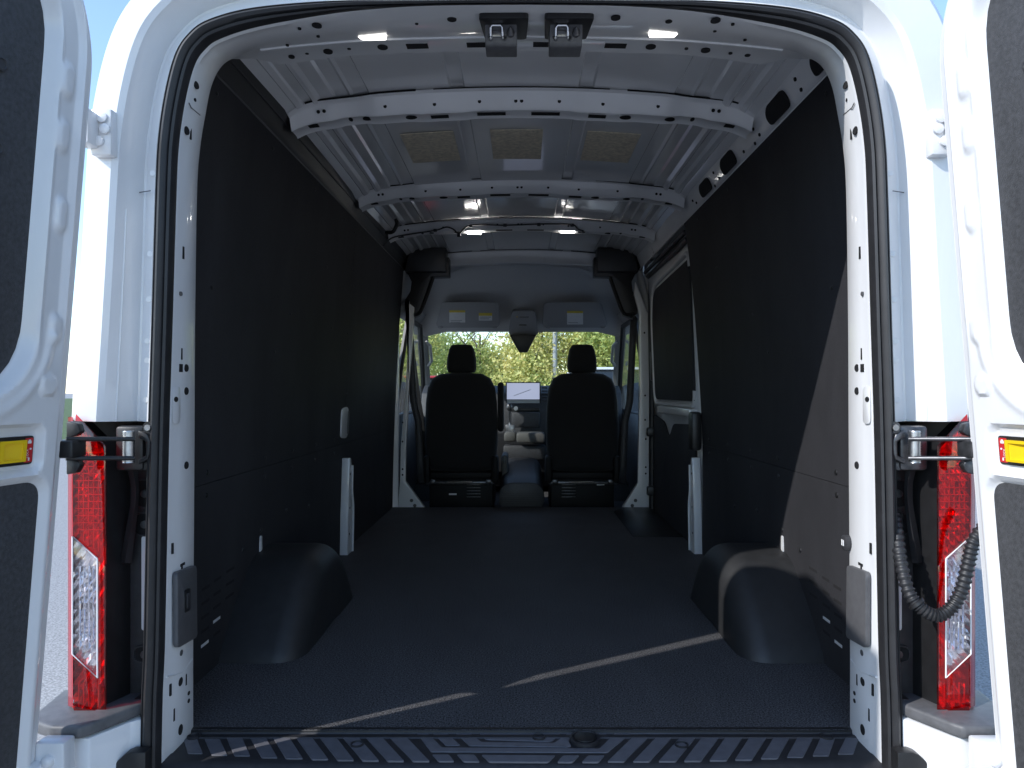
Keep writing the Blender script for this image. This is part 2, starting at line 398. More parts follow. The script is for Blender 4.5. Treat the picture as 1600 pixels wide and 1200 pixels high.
PADS += [[c2(*p) for p in q] for q in (
    [(-40, 232), (20, 230), (112, 324), (1006, 330), (1105, 232), (1600, 232), (1600, 246), (1178, 247), (1052, 353), (50, 349)],
    [(37, 222), (120, 222), (216, 312), (132, 312)],
    [(165, 222), (248, 222), (336, 293), (750, 297), (835, 236), (862, 240), (832, 290), (845, 318), (822, 322), (268, 314)],
    [(300, 222), (800, 230), (738, 288), (700, 290), (360, 279)],
    [(970, 232), (1060, 232), (1030, 262), (1010, 250)],
    [(55, 364), (150, 364), (182, 402), (92, 402)], [(195, 364), (295, 364), (326, 404), (236, 404)],
    [(335, 366), (757, 369), (715, 407), (380, 405)], [(800, 369), (892, 369), (852, 407), (765, 407)],
    [(942, 369), (1036, 369), (1000, 407), (905, 407)],
    [(1195, 264), (1286, 264), (1145, 404), (1050, 404)], [(1330, 264), (1420, 264), (1290, 404), (1195, 404)],
    [(1465, 264), (1555, 264), (1440, 403), (1340, 403)])]
for t0, t1, b0, b1, yb in ((62, 160, -43, 55, 401), (196, 294, 102, 200, 398), (332, 430, 247, 345, 394), (470, 560, 394, 490, 388), (605, 695, 542, 635, 380), (737, 820, 688, 780, 372), (880, 955, 832, 920, 362)):
    PADS.append([c3(t0, 264), c3(t1, 264), c3(b1, yb), c3(b0, yb)])
for q in PADS:
    wp = [step_pt(*p) for p in q]
    wp = rpoly([(p.x, p.y) for p in wp], .004, 3)
    prism('tread_pad', [Vector((p.x, p.y, ZS - .002)) for p in wp], (0, 0, .0042), M['pad'], step, bev=.0008, seg=1)
def step_boss(px, py, r, hgt, m, name):
    c = step_pt(px, py); rings = []
    for rr, z in ((r, -.002), (r, hgt), (r * .86, hgt + .001), (r * .8, hgt - .0035), (r * .3, hgt - .0035), (.0003, hgt - .0035)):
        rings.append([c + Vector((math.cos(a * math.pi / 14) * rr, math.sin(a * math.pi / 14) * rr, z)) for a in range(28)])
    loft(name, rings, m, step, closed=True, smooth=30)
step_boss(914, 1158, .036, .009, M['step'], 'striker_cup')
for px, py in ((842, 1154), (558, 1165), (1065, 1166), (303, 1153), (1292, 1153)): step_boss(px, py, .0155, .0055, M['step'], 'screw_well')
c = step_pt(914, 1158)
prism('striker_pad', [c + Vector((math.cos(a * math.pi / 14) * .025, math.sin(a * math.pi / 14) * .025, .004)) for a in range(28)], (0, 0, .007), M['black'], step, bev=.0015)

# ------------------------------------------------------------------ floor
floor = grid('cargo_floor', lambda u, v: Vector(((u - .5) * 1.82, .012 + v * 3.40, 0)), 4, 8, M['mat'], VAN, label='black textured vinyl floor of the hold')
prism('floor_edge_lip', [(-.80, .012, -.014), (-.80, .024, -.014), (-.80, .024, .002), (-.80, .012, -.001)], (1.60, 0, 0), M['black'], floor, bev=.002)
box('cab_floor', (0, 4.35, -.10), (1.80, 1.86, .02), M['mat'], VAN, 0)
box('underbody', (0, 2.3, -.16), (1.80, 4.6, .10), M['black'], VAN, .01)

# ------------------------------------------------------------------ wheel arches
ap = spline([(.44, -.005), (.462, .035), (.545, .122), (.635, .200), (.69, .240), (.75, .261), (.86, .267), (.95, .255), (1.03, .215), (1.10, .155), (1.18, .065), (1.235, -.005)], 4)
def arch(sg):
    n = len(ap); RR = .088; XI = .662
    cy = Vector((.82, .0)); rings = []
    nr = []
    for i in range(n):
        t = ap[min(i + 1, n - 1)] - ap[max(i - 1, 0)]; nr.append(Vector((-t.y, t.x)).normalized())
    prof = [(.93, 0), (XI + RR, 0)] + [(XI + RR - RR * math.sin(a), RR - RR * math.cos(a)) for a in [math.pi / 2 * k / 10 for k in range(1, 11)]]
    for x, ins in prof:
        rings.append([Vector((sg * x, p.x - q.x * ins, max(-.006, p.y - q.y * ins))) for p, q in zip(ap, nr)])
    # close the inner flank
    last = rings[-1]
    rings.append([Vector((sg * XI, .5 * (v.y + .82), max(-.006, v.z * .5))) for v in last])
    rings.append([Vector((sg * XI, .82, .01)) for v in last])
    lab = 'black plastic wheel arch cover, %s side of the hold floor' % ('sunlit' if sg > 0 else 'shaded')
    a = loft('wheel_arch', rings, M['arch'], VAN, smooth=60, label=lab)
    return a
ARCH = {sg: arch(sg) for sg in (-1, 1)}

# ------------------------------------------------------------------ wall liners
def wall(sg, y0, y1, z0, z1, label, nz=14):
    f0 = y0 if callable(y0) else (lambda z: y0); f1 = y1 if callable(y1) else (lambda z: y1)
    def fn(u, v):
        z = z0 + (z1 - z0) * v; y = f0(z) + (f1(z) - f0(z)) * u
        return Vector((sg * wx(z), y, z))
    return grid('wall_panel', fn, 6, 36, M['liner'], VAN, smooth=0, label=label, thick=.006)
WL = {}
WL['lru'] = wall(-1, .045, 1.9285, .5512, 1.665, 'tall black liner panel along the driver side, rear half')
WL['lrl'] = wall(-1, .045, 1.9285, -.004, .5495, 'low black liner panel behind the shaded wheel arch')
WL['lfu'] = wall(-1, 1.9305, 3.40, .5512, 1.665, 'tall black liner panel along the driver side, front half')
WL['lfl'] = wall(-1, 1.9305, 3.40, -.004, .5495, 'low black liner panel ahead of the shaded wheel arch')
WL['rru'] = wall(1, .045, lambda z: interp([(.55, 1.868), (.75, 1.875), (1.2, 1.90), (1.5, 1.94), (1.665, 1.99)], z), .5512, 1.665, 'tall black liner panel with a sunlit corner, beside the sliding door')
WL['rrl'] = wall(1, .045, lambda z: interp([(0, 1.94), (.548, 1.868)], z), -.004, .5495, 'low sunlit black liner panel behind the wheel arch')
def wall_pt(sg, y, z, off=.004): return Vector((sg * (wx(z) - off), y, z))
def rivet(sg, y, z, key, r=.0085, m=None):
    c = wall_pt(sg, y, z, .003); rings = []
    for a, d in ((r, 0), (r * .9, .0025), (r * .55, .004), (.0003, .0045)):
        rings.append([c + Vector((-sg * d, math.cos(k * math.pi / 6) * a, math.sin(k * math.pi / 6) * a)) for k in range(12)])
    loft('rivet', rings, m or M['black'], WL[key], closed=True, smooth=40)
for sg, ku, kl in ((-1, 'lru', 'lrl'), (1, 'rru', 'rrl')):
    for y in (.33, .80, 1.10, 1.42, 1.74):
        rivet(sg, y, .582, ku); rivet(sg, y, .518, kl)
    for y, z in ((.62, .30), (.78, .335), (1.05, .36), (1.35, .33)): rivet(sg, y, z, kl)
    for y, z in ((.25, 1.62), (.7, 1.62), (1.2, 1.62), (1.7, 1.62), (.3, 1.1), (1.0, 1.1), (1.6, 1.1), (.85, .95), (1.45, 1.35)): rivet(sg, y, z, ku, .0065)
for z in (.72, .80, 1.02, 1.10, 1.34, 1.42, 1.6): 
    rivet(-1, 1.90, z, 'lru', .006); rivet(-1, 1.96, z, 'lfu', .006)
# vent slots near the rear end
for sg, key in ((-1, 'lrl'), (1, 'rrl')):
    for r_, z in enumerate((.255, .215, .175, .135, .095)):
        for c_, y in enumerate((.345, .425, .52)):
            if (r_ + c_) > 5 or (c_ == 2 and r_ > 2): continue
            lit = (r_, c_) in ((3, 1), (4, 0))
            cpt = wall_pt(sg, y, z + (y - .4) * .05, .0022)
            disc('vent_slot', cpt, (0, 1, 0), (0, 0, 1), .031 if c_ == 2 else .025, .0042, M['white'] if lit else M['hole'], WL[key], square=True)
# white body ties showing through the liner above the arches
for sg, key in ((-1, 'lrl'), (1, 'rrl')):
    c = wall_pt(sg, .775, .285, .003)
    prism('body_tab', [c + Vector((0, a, b)) for a, b in rpoly([(-.008, -.03), (.012, -.02), (.012, .03), (-.004, .03)], .006)], (-sg * .004, 0, 0), M['white'], WL[key])

# white body pillar showing in the joint of the liners
def pillar(sg):
    f = lambda y, z, o=.006: wall_pt(sg, y, z, o)
    ys = 1.905 if sg < 0 else 1.93
    lab = 'white body pillar standing in the joint of the %s wall liners' % ('driver side' if sg < 0 else 'sliding door side')
    out = [(-.01, -.004), (.085, -.004), (.085, .20), (.075, .25), (.045, .32), (.040, .44), (.020, .48), (-.004, .48), (-.006, .30), (-.01, .2)]
    P = []
    for a, z in out: P.append(f(ys + a, z, .004))
    p = prism('side_pillar', P, (-sg * .040, 0, 0), M['white'], VAN, bev=.004, label=lab)
    ex = spline([(.085, .0), (.086, .2), (.078, .25), (.05, .32), (.045, .44)], 5)
    tube('pillar_flange', [f(ys + a, z, .047) for a, z in ex], .006, M['white'], p, 6)
    for y, z in ((.02, .10), (.02, .23), (.012, .4)):
        disc('hole', f(ys + y, z, .0442), (0, 1, 0), (0, 0, 1), .006, .006, M['hole'], p)
    if sg < 0:
        c = [(a, b) for a, b in rpoly([(-.045, -.075), (.012, -.085), (.03, -.05), (.03, .05), (.012, .085), (-.045, .075)], .02)]
        q = prism('pillar_window', [f(1.94 + a * 2.0, .655 + b * .95, .002) for a, b in c], (.007, 0, 0), M['white'], p, bev=.002)
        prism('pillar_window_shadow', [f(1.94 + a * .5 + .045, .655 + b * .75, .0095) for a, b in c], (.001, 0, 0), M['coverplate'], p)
    else:
        box('pillar_cap', f(1.905, .615, .03), (.05, .09, .19), M['black'], p, .015)
    return p
PIL = {sg: pillar(sg) for sg in (-1, 1)}

# ------------------------------------------------------------------ roof
def roofz(x):
    a = abs(x); z = 1.85 - .085 * x * x - 3.2 * max(0, a - .70) ** 2
    return z
xs = []
for a, dz in ((0, 0), (.06, 0), (.12, 0), (.193, 0), (.199, .007), (.241, .007), (.247, 0), (.33, 0), (.42, 0), (.519, 0), (.526, .008), (.575, .008), (.585, .002), (.595, .008), (.636, .008), (.644, 0), (.685, 0), (.700, -.009), (.712, -.009), (.722, .003), (.742, .003), (.752, -.007), (.768, -.007), (.775, .0), (.81, .0)):
    xs.append((a, dz))
cols = [(-a, d) for a, d in xs[::-1]] + xs[1:]
ysr = [.16, .30, .60, .74, .79, .83, 1.0, 1.4, 1.74, 1.82, 1.9, 2.3, 2.6, 2.7, 3.2, 3.75]
roof = loft('roof_panel', [[Vector((x, y, roofz(x) + d + .004 * math.sin(y * 3.1 + x * 2) + (-.006 if y in (.79, .83, 1.82, 1.9) else 0))) for x, d in cols] for y in ysr], M['roof'], VAN, smooth=22,
            label='grey glossy underside of the roof skin with pressed ribs')
for px, x0 in ((670, -.375), (808, -.02), (955, .365)):
    wd = (.105, .105, .105)[0]
    P = []
    for a in range(7):
        x = x0 - wd + a * wd / 3
        P.append(Vector((x, 1.15, roofz(x) - .006)))
    for a in range(6, -1, -1):
        x = x0 - wd + a * wd / 3
        P.append(Vector((x, 1.51, roofz(x) - .006)))
    prism('damping_pad', P, (0, 0, -.003), M['tan'], roof)

def bow(Yb, zc, label, hw=.80, dep=.07, n=64, holes=True, hang=.062):
    prof = lambda x: [(-.045, roofz(x) - .004), (-.03, roofz(x) - .010), (-.022, zb(x) + hang * .62), (-.004, zb(x) + .006), (.003, zb(x)), (.012, zb(x) + .003), (dep - .01, zb(x) + .003), (dep, zb(x) - .002), (dep + .006, zb(x) + .004), (dep + .02, roofz(x))]
    def zb(x):
        a = abs(x)
        return zc - .085 * x * x - 2.0 * max(0, a - .70) ** 2 + .010 * sstep(.50, .56, a) - .006 * sstep(.62, .66, a) - .004 * sstep(.16, .2, a) * sstep(.40, .34, a)
    rings = []
    for i in range(n + 1):
        x = -hw + 2 * hw * i / n
        rings.append([Vector((x, Yb + y + .010 * sstep(.50, .57, abs(x)), z)) for y, z in prof(x)])
    b = loft('roof_bow', rings, M['bow'], VAN, smooth=35, label=label)
    for x0, x1 in ((-.74, -.36), (-.30, .30), (.36, .74)):  # dark strips put in for the shaded gap between bow and roof skin
        tube('bow_gap_strip', [Vector((x0 + (x1 - x0) * k / 12, Yb - .046 + .01 * sstep(.50, .57, abs(x0 + (x1 - x0) * k / 12)), roofz(x0 + (x1 - x0) * k / 12) - .004)) for k in range(13)], .0035 if abs(x0) > .35 or x1 > .35 else .002, M['hole'], b, 5)
    if holes:
        for x in (-.70, -.68, -.47, -.30, -.145, -.02, .0, .13, .28, .47, .66, .68):
            disc('hole', (x, Yb - .0145, zb(x) + .026), (1, 0, 0), (0, .35, -1), .006, .006, M['hole'], b)
        for x, wd, sq in ((-.287, .031, 1), (-.106, .05, 1), (.084, .05, 1), (.265, .031, 1), (-.387, .02, 0), (.364, .02, 0), (-.54, .018, 0), (.52, .018, 0), (-.60, .007, 0), (.60, .007, 0), (-.735, .022, 1), (.735, .022, 1)):
            disc('slot' if sq else 'hole', (x, Yb + .038, zb(x) + .002), (1, 0, -.17 * x), (0, 1, 0), wd, .013 if sq else .017, M['hole'], b, square=bool(sq))
    b['zfn'] = 0
    del b['zfn']
    return b, zb
bow1, zb1 = bow(.798, 1.785, 'roof bow nearest the rear opening')
bow2, zb2 = bow(1.867, 1.785, 'middle roof bow ahead of the tan pads')
bow3, zb3 = bow(2.67, 1.787, 'foremost roof bow carrying the black cable and two lamps', dep=.055)
fh, zbf = bow(3.66, 1.760, 'white roof header above the cab', hw=.60, holes=False)

# header flange of the rear frame: holes and lamps
def hz(x): 
    pts = [p for p in I if p.z > 1.4]
    best = min(pts, key=lambda p: abs(p.x - x)); return best.z
for x, wd, sq in ((-.272, .028, 1), (-.115, .028, 1), (.06, .03, 1), (.245, .028, 1), (-.3625, .0135, 0), (.337, .0135, 0), (-.505, .012, 0), (.48, .012, 0), (-.56, .005, 0), (.545, .005, 0), (-.45, .005, 0), (.43, .005, 0), (-.60, .008, 0), (.59, .008, 0)):
    disc('slot' if sq else 'hole', (x, .170, hz(x) + .0022), (1, 0, -.12 * x), (0, 1, .06), wd, .014 if sq else wd * 1.25, M['hole'], frame, square=bool(sq))
tube('header_fold', [p + Vector((0, 0, -.001)) for p in I if p.z > 1.5 and abs(p.x) < .66], .0045, M['white'], frame, 6)
def head_pt(px, py):
    # on the sloping header face between seal and inner edge
    best = None
    for k in range(0, 101):
        t = k / 100; Y = -.112 + t * .232; D = Y + 1.75; x = (px - 815) * D / FOC
        i = min(range(NP), key=lambda j: abs(S[j].x - x) + (0 if S[j].z > 1.3 else 9)); zs = S[i].z + in_off(-.0185)(S[i])
        j = min(range(NP), key=lambda q: abs(I[q].x - x) + (0 if I[q].z > 1.3 else 9)); zi = I[j].z
        z = zs + (zi - zs) * t; y = 612 - (z - CAM_Z) * FOC / D
        if best is None or abs(y - py) < best[0]: best = (abs(y - py), Vector((x, Y, z - .0035)))
    return best[1]
for px, py, r in ((495, 38, .011), (706, 28, .011), (962, 26, .011), (1045, 31, .008), (1118, 30, .011), (651, 35, .004), (468, 43, .004), (497, 55, .004), (1145, 36, .004), (1117, 47, .004), (1164, 61, .004), (449, 69, .004)):
    disc('hole', head_pt(px, py), (1, 0, 0), (0, 1, .1), r, r * 1.3, M['hole'], frame)
for px in (583, 1035):
    c = head_pt(px, 55 if px < 800 else 51)
    lo = prism('courtesy_lamp', [c + Vector((a, b, .002)) for a, b in rpoly([(-.036, -.008), (.036, -.008), (.030, .010), (-.030, .010)], .003)], (0, .0, -.006), M['lampdim'], VAN, bev=.001,
          label='lit courtesy lamp in the rear header, %s' % ('driver side' if px < 800 else 'sliding door side'))

# door latches hanging from the header
def latch(x0, x1, xp0, xp1, label):
    a = bpy.data.objects.new('latch_tmp', None); bpy.data.objects.remove(a)
    P = [Vector((x, y, 1.666 + (y + .112) * .20)) for x, y in rpoly([(xp0, -.075), (xp1, -.075), (xp1 - .004, .10), (xp0 + .006, .10)], .012)]
    l = prism('door_latch', P, (0, 0, -.014), M['black'], VAN, bev=.004, label=label)
    zt, zm = 1.684, 1.630
    body = prism('latch_housing', [(x0, -.034, zt), (x0, -.014, zm + .002), (x0, -.006, zm - .003), (x0, .05, zm - .003), (x0, .06, zt)], (x1 - x0, 0, 0), M['bumper'], l, bev=.003)
    wdt = x1 - x0; xa = x0 + wdt * .18; xb = x0 + wdt * .55
    fy = lambda z: -.034 + (zt - z) / (zt - zm) * .020
    loop = []
    for u, z in ((xa, 1.643), (xa, 1.659), (xa + .004, 1.664), (xb - .004, 1.664), (xb, 1.659), (xb, 1.643)):
        loop.append(Vector((u, fy(z) - .009, z)))
    loop = [loop[0] + Vector((0, .012, 0))] + loop + [loop[-1] + Vector((0, .012, 0))]
    tube('striker', loop, .0032, M['chrome'], l, 8)
    box('striker_plate', ((xa + xb) / 2, fy(1.652) - .0005, 1.652), (wdt * .30, .003, .018), M['zinc'], l, .001)
    c = Vector((x0 + wdt * .80, fy(1.65), 1.652))
    rings = [[c + Vector((math.cos(t * math.pi / 8) * r, -d, math.sin(t * math.pi / 8) * r + dz)) for t in range(16)] for r, d, dz in ((.0095, -.002, 0), (.0095, .004, 0), (.006, .010, .001), (.0035, .018, .004), (.0004, .021, .005))]
    loft('guide_pin', rings, M['steel_dark'], l, closed=True, smooth=30)
    for dx in (.12, .55):
        disc('striker_recess', (x0 + wdt * dx + .004, fy(1.643) - .001, 1.643), (1, 0, 0), (0, .35, 1), .0055, .0075, M['zinc'], l)
    return l
latch(-.086, -.011, -.098, .016, 'black roof latch nearer the driver side, chrome striker loop')
latch(.066, .143, .052, .166, 'black roof latch nearer the sliding door side, chrome striker loop')

# side rails above the liners
def rail(sg):
    m = M['black'] if sg < 0 else M['bow']
    pr = [(.828, 1.662), (.834, 1.675), (.826, 1.70), (.812, 1.735), (.800, 1.768), (.79, 1.80), (.80, 1.86)]
    r = loft('roof_side_rail', [[Vector((sg * x, y, z)) for x, z in pr] for y in (.06, .8, 1.6, 2.4, 3.45)], m, VAN, smooth=60,
             label=('black cove trim along the roof edge, driver side' if sg < 0 else 'white roof side rail with dark oval openings'))
    tube('rail_edge', [(sg * .826, .1, 1.667), (sg * .826, 3.4, 1.667)], .004, M['coverplate'] if sg < 0 else M['bow'], r, 6)
    if sg > 0:
        for y, ly, lz in ((.27, .05, .028), (.60, .10, .030), (1.16, .10, .030), (1.52, .095, .028)):
            c = Vector((.8165, y, 1.716))
            pts = rpoly([(-ly, -lz), (ly * .8, -lz), (ly, lz * .2), (ly * .7, lz), (-ly * .8, lz)], .028)
            prism('oval_opening', [c + Vector((-.004 - b * .36 * 1, a, b)) for a, b in pts], (.004, 0, .0015), M['hole'], r)
        for y, z in ((.42, 1.70), (.43, 1.735), (.80, 1.70), (.83, 1.73), (.86, 1.69), (.98, 1.70), (1.32, 1.70), (1.36, 1.735), (1.4, 1.69), (1.72, 1.7), (1.76, 1.72)):
            disc('hole', (.8265 - (z - 1.70) * .4 - .003, y, z), (0, 1, 0), (-.4, 0, 1), .007, .006, M['hole'], r)
    else:
        tube('rail_crease', [(-.812, .1, 1.733), (-.812, 3.4, 1.733)], .003, M['darkgrey'], r, 6)
    return r
rail(-1); rail(1)

# cable and lamps on the foremost bow
cab = [U(598, 385, 2.64), U(612, 372, 2.64), U(640, 366, 2.64), U(680, 360, 2.64), U(697, 355, 2.63), (U(708, 358, 2.62)), U(717, 365, 2.61), U(724, 358, 2.62), U(736, 352, 2.63), U(760, 351, 2.63), U(790, 352, 2.63), U(850, 350, 2.63), U(893, 351, 2.63), U(903, 358, 2.62), U(912, 361, 2.62)]
cable = tube('wiring_cable', spline([tuple(p) for p in cab], 5), .0045, M['black'], VAN, 6, label='thin black cable clipped along the foremost roof bow')
for px, py in ((680, 360), (717, 368), (736, 353), (789, 352), (842, 351), (894, 352)):
    box('cable_clip', U(px, py, 2.625), (.022, .012, .018), M['black'], cable, .004)
hn = tube('wiring_loop', spline([tuple(U(*p)) for p in ((604, 363, 2.55), (614, 362, 2.5), (620, 350, 2.5), (617, 338, 2.5), (613, 335, 2.52))], 5), .011, M['black'], VAN, 8, label='loose black wiring bundle in the roof corner')
for px, nm in ((741, 'driver side'), (887, 'sliding door side')):
    c = U(px, 361 if px < 800 else 359, 2.70)
    base = prism('dome_lamp', [c + Vector((a, b, .012)) for a, b in rpoly([(-.066, -.022), (.066, -.022), (.052, .03), (-.052, .03)], .01)], (0, 0, -.01), M['whitelabel'], VAN, bev=.003, label='lit dome lamp on the foremost bow, ' + nm)
    prism('diffuser', [c + Vector((a, b, .003)) for a, b in rpoly([(-.045, -.026), (.045, -.026), (.04, .024), (-.04, .024)], .012)], (0, 0, -.018), M['lamp'], base, bev=.005)

# ------------------------------------------------------------------ cab
def hl(u, v):
    x = (u * 2 - 1); wv = .58 + .29 * min(1, v * 1.4) ** .7
    z = 1.752 - .425 * v ** 1.25 - .05 * x * x * (1 - v) - .10 * max(0, abs(x) - .75) ** 1 * (1 + v)
    return Vector((x * wv, 3.72 + .90 * v, z))
head = grid('headliner', hl, 40, 20, M['headliner'], VAN, 70, label='grey cloth headliner sloping down to the windscreen')
grid('cab_roof_skin', lambda u, v: Vector(((u * 2 - 1) * .96, 3.55 + 1.15 * v, 1.90 - .45 * v ** 1.5 - .1 * (u * 2 - 1) ** 4)), 12, 8, M['white'], VAN)
def YV(y): return 4.12 + (y - 472) / 40 * .35
def UV(x, y, o=0): return U(x, y, YV(y) - o)
def visor(px0, px1, label, two):
    sl = px0 < 815
    q = rpoly([(px0 + (10 if sl else 2), 472), (px1 - (2 if sl else 10), 472), (px1, 512), (px0, 512)], 8, 4)
    v = prism('sun_visor', [UV(p.x, p.y, .035) for p in q], (0, .022, .004), M['visor'], VAN, bev=.006, label=label)
    def lab(x0, x1, y0, y1, head_, m):
        f = lambda x, y, o=0: UV(x, y, .042 + o)
        prism('warning_label', [f(x0, y0), f(x1, y0), f(x1, y1), f(x0, y1)], (0, -.0008, 0), m, v)
        prism('label_header', [f(x0, y0, .001), f(x1, y0, .001), f(x1, y0 + head_, .001), f(x0, y0 + head_, .001)], (0, -.0006, 0), M['yellowlabel'], v)
        for k in range(int((y1 - y0 - head_) / 2.6)):
            yy = y0 + head_ + 1.6 + k * 2.6; xe_ = x1 - 2 - (k % 3) * 3
            prism('label_print', [f(x0 + 2, yy, .001), f(xe_, yy, .001), f(xe_, yy + .9, .001), f(x0 + 2, yy + .9, .001)], (0, -.0006, 0), M['inkgrey'], v)
    if two:
        lab(702, 727, 485, 504, 3.2, M['whitelabel']); lab(748, 769, 489, 501, 4.5, M['whitelabel'])
    else: lab(886, 911, 486, 507, 3.2, M['whitelabel'])
    for x in (px0 + 8, px1 - 8): box('visor_clip', UV(x, 511, .03), (.04, .03, .02), M['visor'], v, .008)
visor(680, 781, 'grey sun visor with two warning labels', True)
visor(848, 950, 'grey sun visor with one warning label', False)
con = prism('overhead_console', [UV(x, y, .045) for x, y in [tuple(p) for p in rpoly([(800, 486), (836, 486), (842, 524), (794, 524)], 6)]], (0, .10, .03), M['visor'], VAN, bev=.01, label='grey overhead console between the visors')
box('console_slot', UV(819, 495, .047), (.075, .004, .010), M['black'], con, 0); box('console_switch', UV(817, 507, .047), (.06, .004, .018), M['black'], con, 0)
box('console_light', UV(808, 495, .049), (.012, .004, .008), M['yellow'], con, 0)
prism('mirror_mount', [U(x, y, 4.46) for x, y in ((796, 523), (838, 523), (824, 550), (811, 550))], (0, .09, 0), M['black'], VAN, bev=.006, label='black camera and mirror mount at the top of the windscreen')
# windscreen, pillars, front doors
wsv = [Vector((-.86, 4.62, 1.33)), Vector((.86, 4.62, 1.33)), Vector((.93, 5.42, .80)), Vector((-.93, 5.42, .80))]
prism('windscreen', wsv, (0, .004, .005), M['glass'], VAN, label='clear windscreen above the dashboard')
for sg in (-1, 1):
    nm = 'driver side' if sg < 0 else 'passenger side'
    pil = loft('windscreen_pillar', [[Vector((sg * x, y + dy, z)) for x, dy in ((xi, 0), (xi + .05, -.05), (xi + .12, -.03), (xi + .12, .08), (xi + .01, .06))] for xi, y, z in ((.80, 4.50, 1.42), (.815, 4.68, 1.25), (.84, 4.98, 1.02), (.87, 5.30, .80), (.88, 5.4, .6))], M['cabgrey'], VAN, closed=True, label='grey trimmed windscreen pillar, ' + nm)
    tube('grab_handle', [(sg * .825, 4.60, 1.24), (sg * .795, 4.64, 1.21), (sg * .80, 4.78, 1.08), (sg * .835, 4.83, 1.04)], .014, M['cabgrey'], pil, 8)
    d = grid('front_door', lambda u, v, sg=sg: Vector((sg * (.93 - .02 * v), 3.50 + 1.9 * u, -.2 + .83 * v)), 4, 3, M['dash'], VAN, thick=.05, label='dark inner trim of the front door, ' + nm)
    # window frame bars
    fr = [(3.62, .63), (3.66, 1.0), (3.78, 1.36), (4.42, 1.36), (4.75, 1.12), (5.15, .72), (5.12, .63)]
    fx = lambda z: sg * (.925 - .10 * max(0, z - .63))
    tube('window_frame', [(fx(z), y, z) for y, z in fr + [fr[0]]], .022, M['black'], d, 6)
    prism('side_window', [(fx(z), y, z) for y, z in fr], (sg * .004, 0, 0), M['glass'], d)
    grid('door_upper_trim', lambda u, v, sg=sg: Vector((sg * (.90 - .10 * v), 3.5 + 1.1 * u, 1.36 + .1 * v)), 3, 2, M['cabgrey'], d, thick=.04)
    grid('cab_side_panel', lambda u, v, sg=sg: Vector((sg * (.90 - .10 * v), 3.40 + 1.25 * u, 1.37 + .42 * v)), 3, 3, M['cabgrey'], d, thick=.03)
    mir = box('wing_mirror', (sg * 1.17, 5.0, .78), (.20, .10, .36), M['black'], VAN, .04, label='black wing mirror, ' + nm)
    # B pillar (white painted strip, foot gusset) and its grey trim
    sgpx = lambda px: 815 + sg * px
    strip = [(181, 470), (176, 470), (177, 520), (181, 600), (189, 700), (190, 752), (193, 793), (152, 793), (182, 752), (181, 700), (176, 600), (170, 520), (168, 480)] if sg < 0 else \
            [(200, 500), (190, 470), (178, 440), (176, 460), (184, 490), (185, 600), (182, 755), (158, 793), (198, 793), (199, 700)]
    bp = prism('door_pillar', [U(sgpx(a), b, 3.41) for a, b in strip], (0, .05, 0), M['white'], VAN, bev=.002, label='white painted pillar beside the front seat, ' + nm)
    for a, b in ((186, 660), (186, 690), (186, 733), (186, 742)) if sg < 0 else ((192, 520), (193, 618), (193, 656), (194, 686), (194, 730), (194, 740)):
        disc('hole', U(sgpx(a), b, 3.4085), (1, 0, 0), (0, 0, 1), .006, .007, M['hole'], bp)
    for a, b in (((172, 782), (167, 790)) if sg < 0 else ((178, 782), (173, 790))):
        disc('plug', U(sgpx(a), b, 3.4085), (1, 0, 0), (0, 0, 1), .012, .012, M['coverplate'], bp)
    grid('pillar_trim', lambda u, v, sg=sg: U(815 + sg * ((180 - 12 * v - 6 * (v > .5)) - u * 10), 500 + v * 255, 3.47), 2, 8, M['dash'], bp, thick=.03)
    box('pillar_post', (sg * .945, 3.47, .72), (.15, .05, 2.1), M['white'], bp, .004)
    # dark quarter trim at the top corner
    q = [(178, 392), (113, 402), (113, 432), (142, 433), (150, 462), (160, 492), (172, 497), (181, 490), (183, 470), (174, 455), (172, 440), (182, 420)]
    ct = prism('corner_trim', [U(sgpx(a), b, 3.44) for a, b in q], (0, .10, 0), M['black'], VAN, bev=.006, label='black moulded corner trim above the door pillar, ' + nm)
    box('roof_corner_panel', (sg * .69, 3.47, 1.735), (.32, .14, .17), M['black'], ct, .006)
    tube('corner_roll', spline([tuple(U(sgpx(a), b, 3.43)) for a, b in ((138, 433), (148, 462), (160, 490), (176, 490))], 4), .014, M['black'], ct, 6)
    # seat belt
    if sg < 0:
        st = spline([tuple(U(*p)) for p in ((644, 546, 3.75), (652, 610, 3.8), (660, 665, 3.85), (661, 700, 3.8))], 5)
        prism('seat_belt', [p + Vector((-.018, 0, 0)) for p in st] + [p + Vector((.018, 0, 0)) for p in st[::-1]], (0, .004, 0), M['black'], VAN, label='black seat belt hanging behind the driver door')
        box('belt_ring', U(644, 544, 3.74), (.02, .012, .03), M['chrome'], VAN, .004)
    else:
        box('belt_ring', U(988, 541, 3.74), (.02, .012, .03), M['chrome'], VAN, .004)

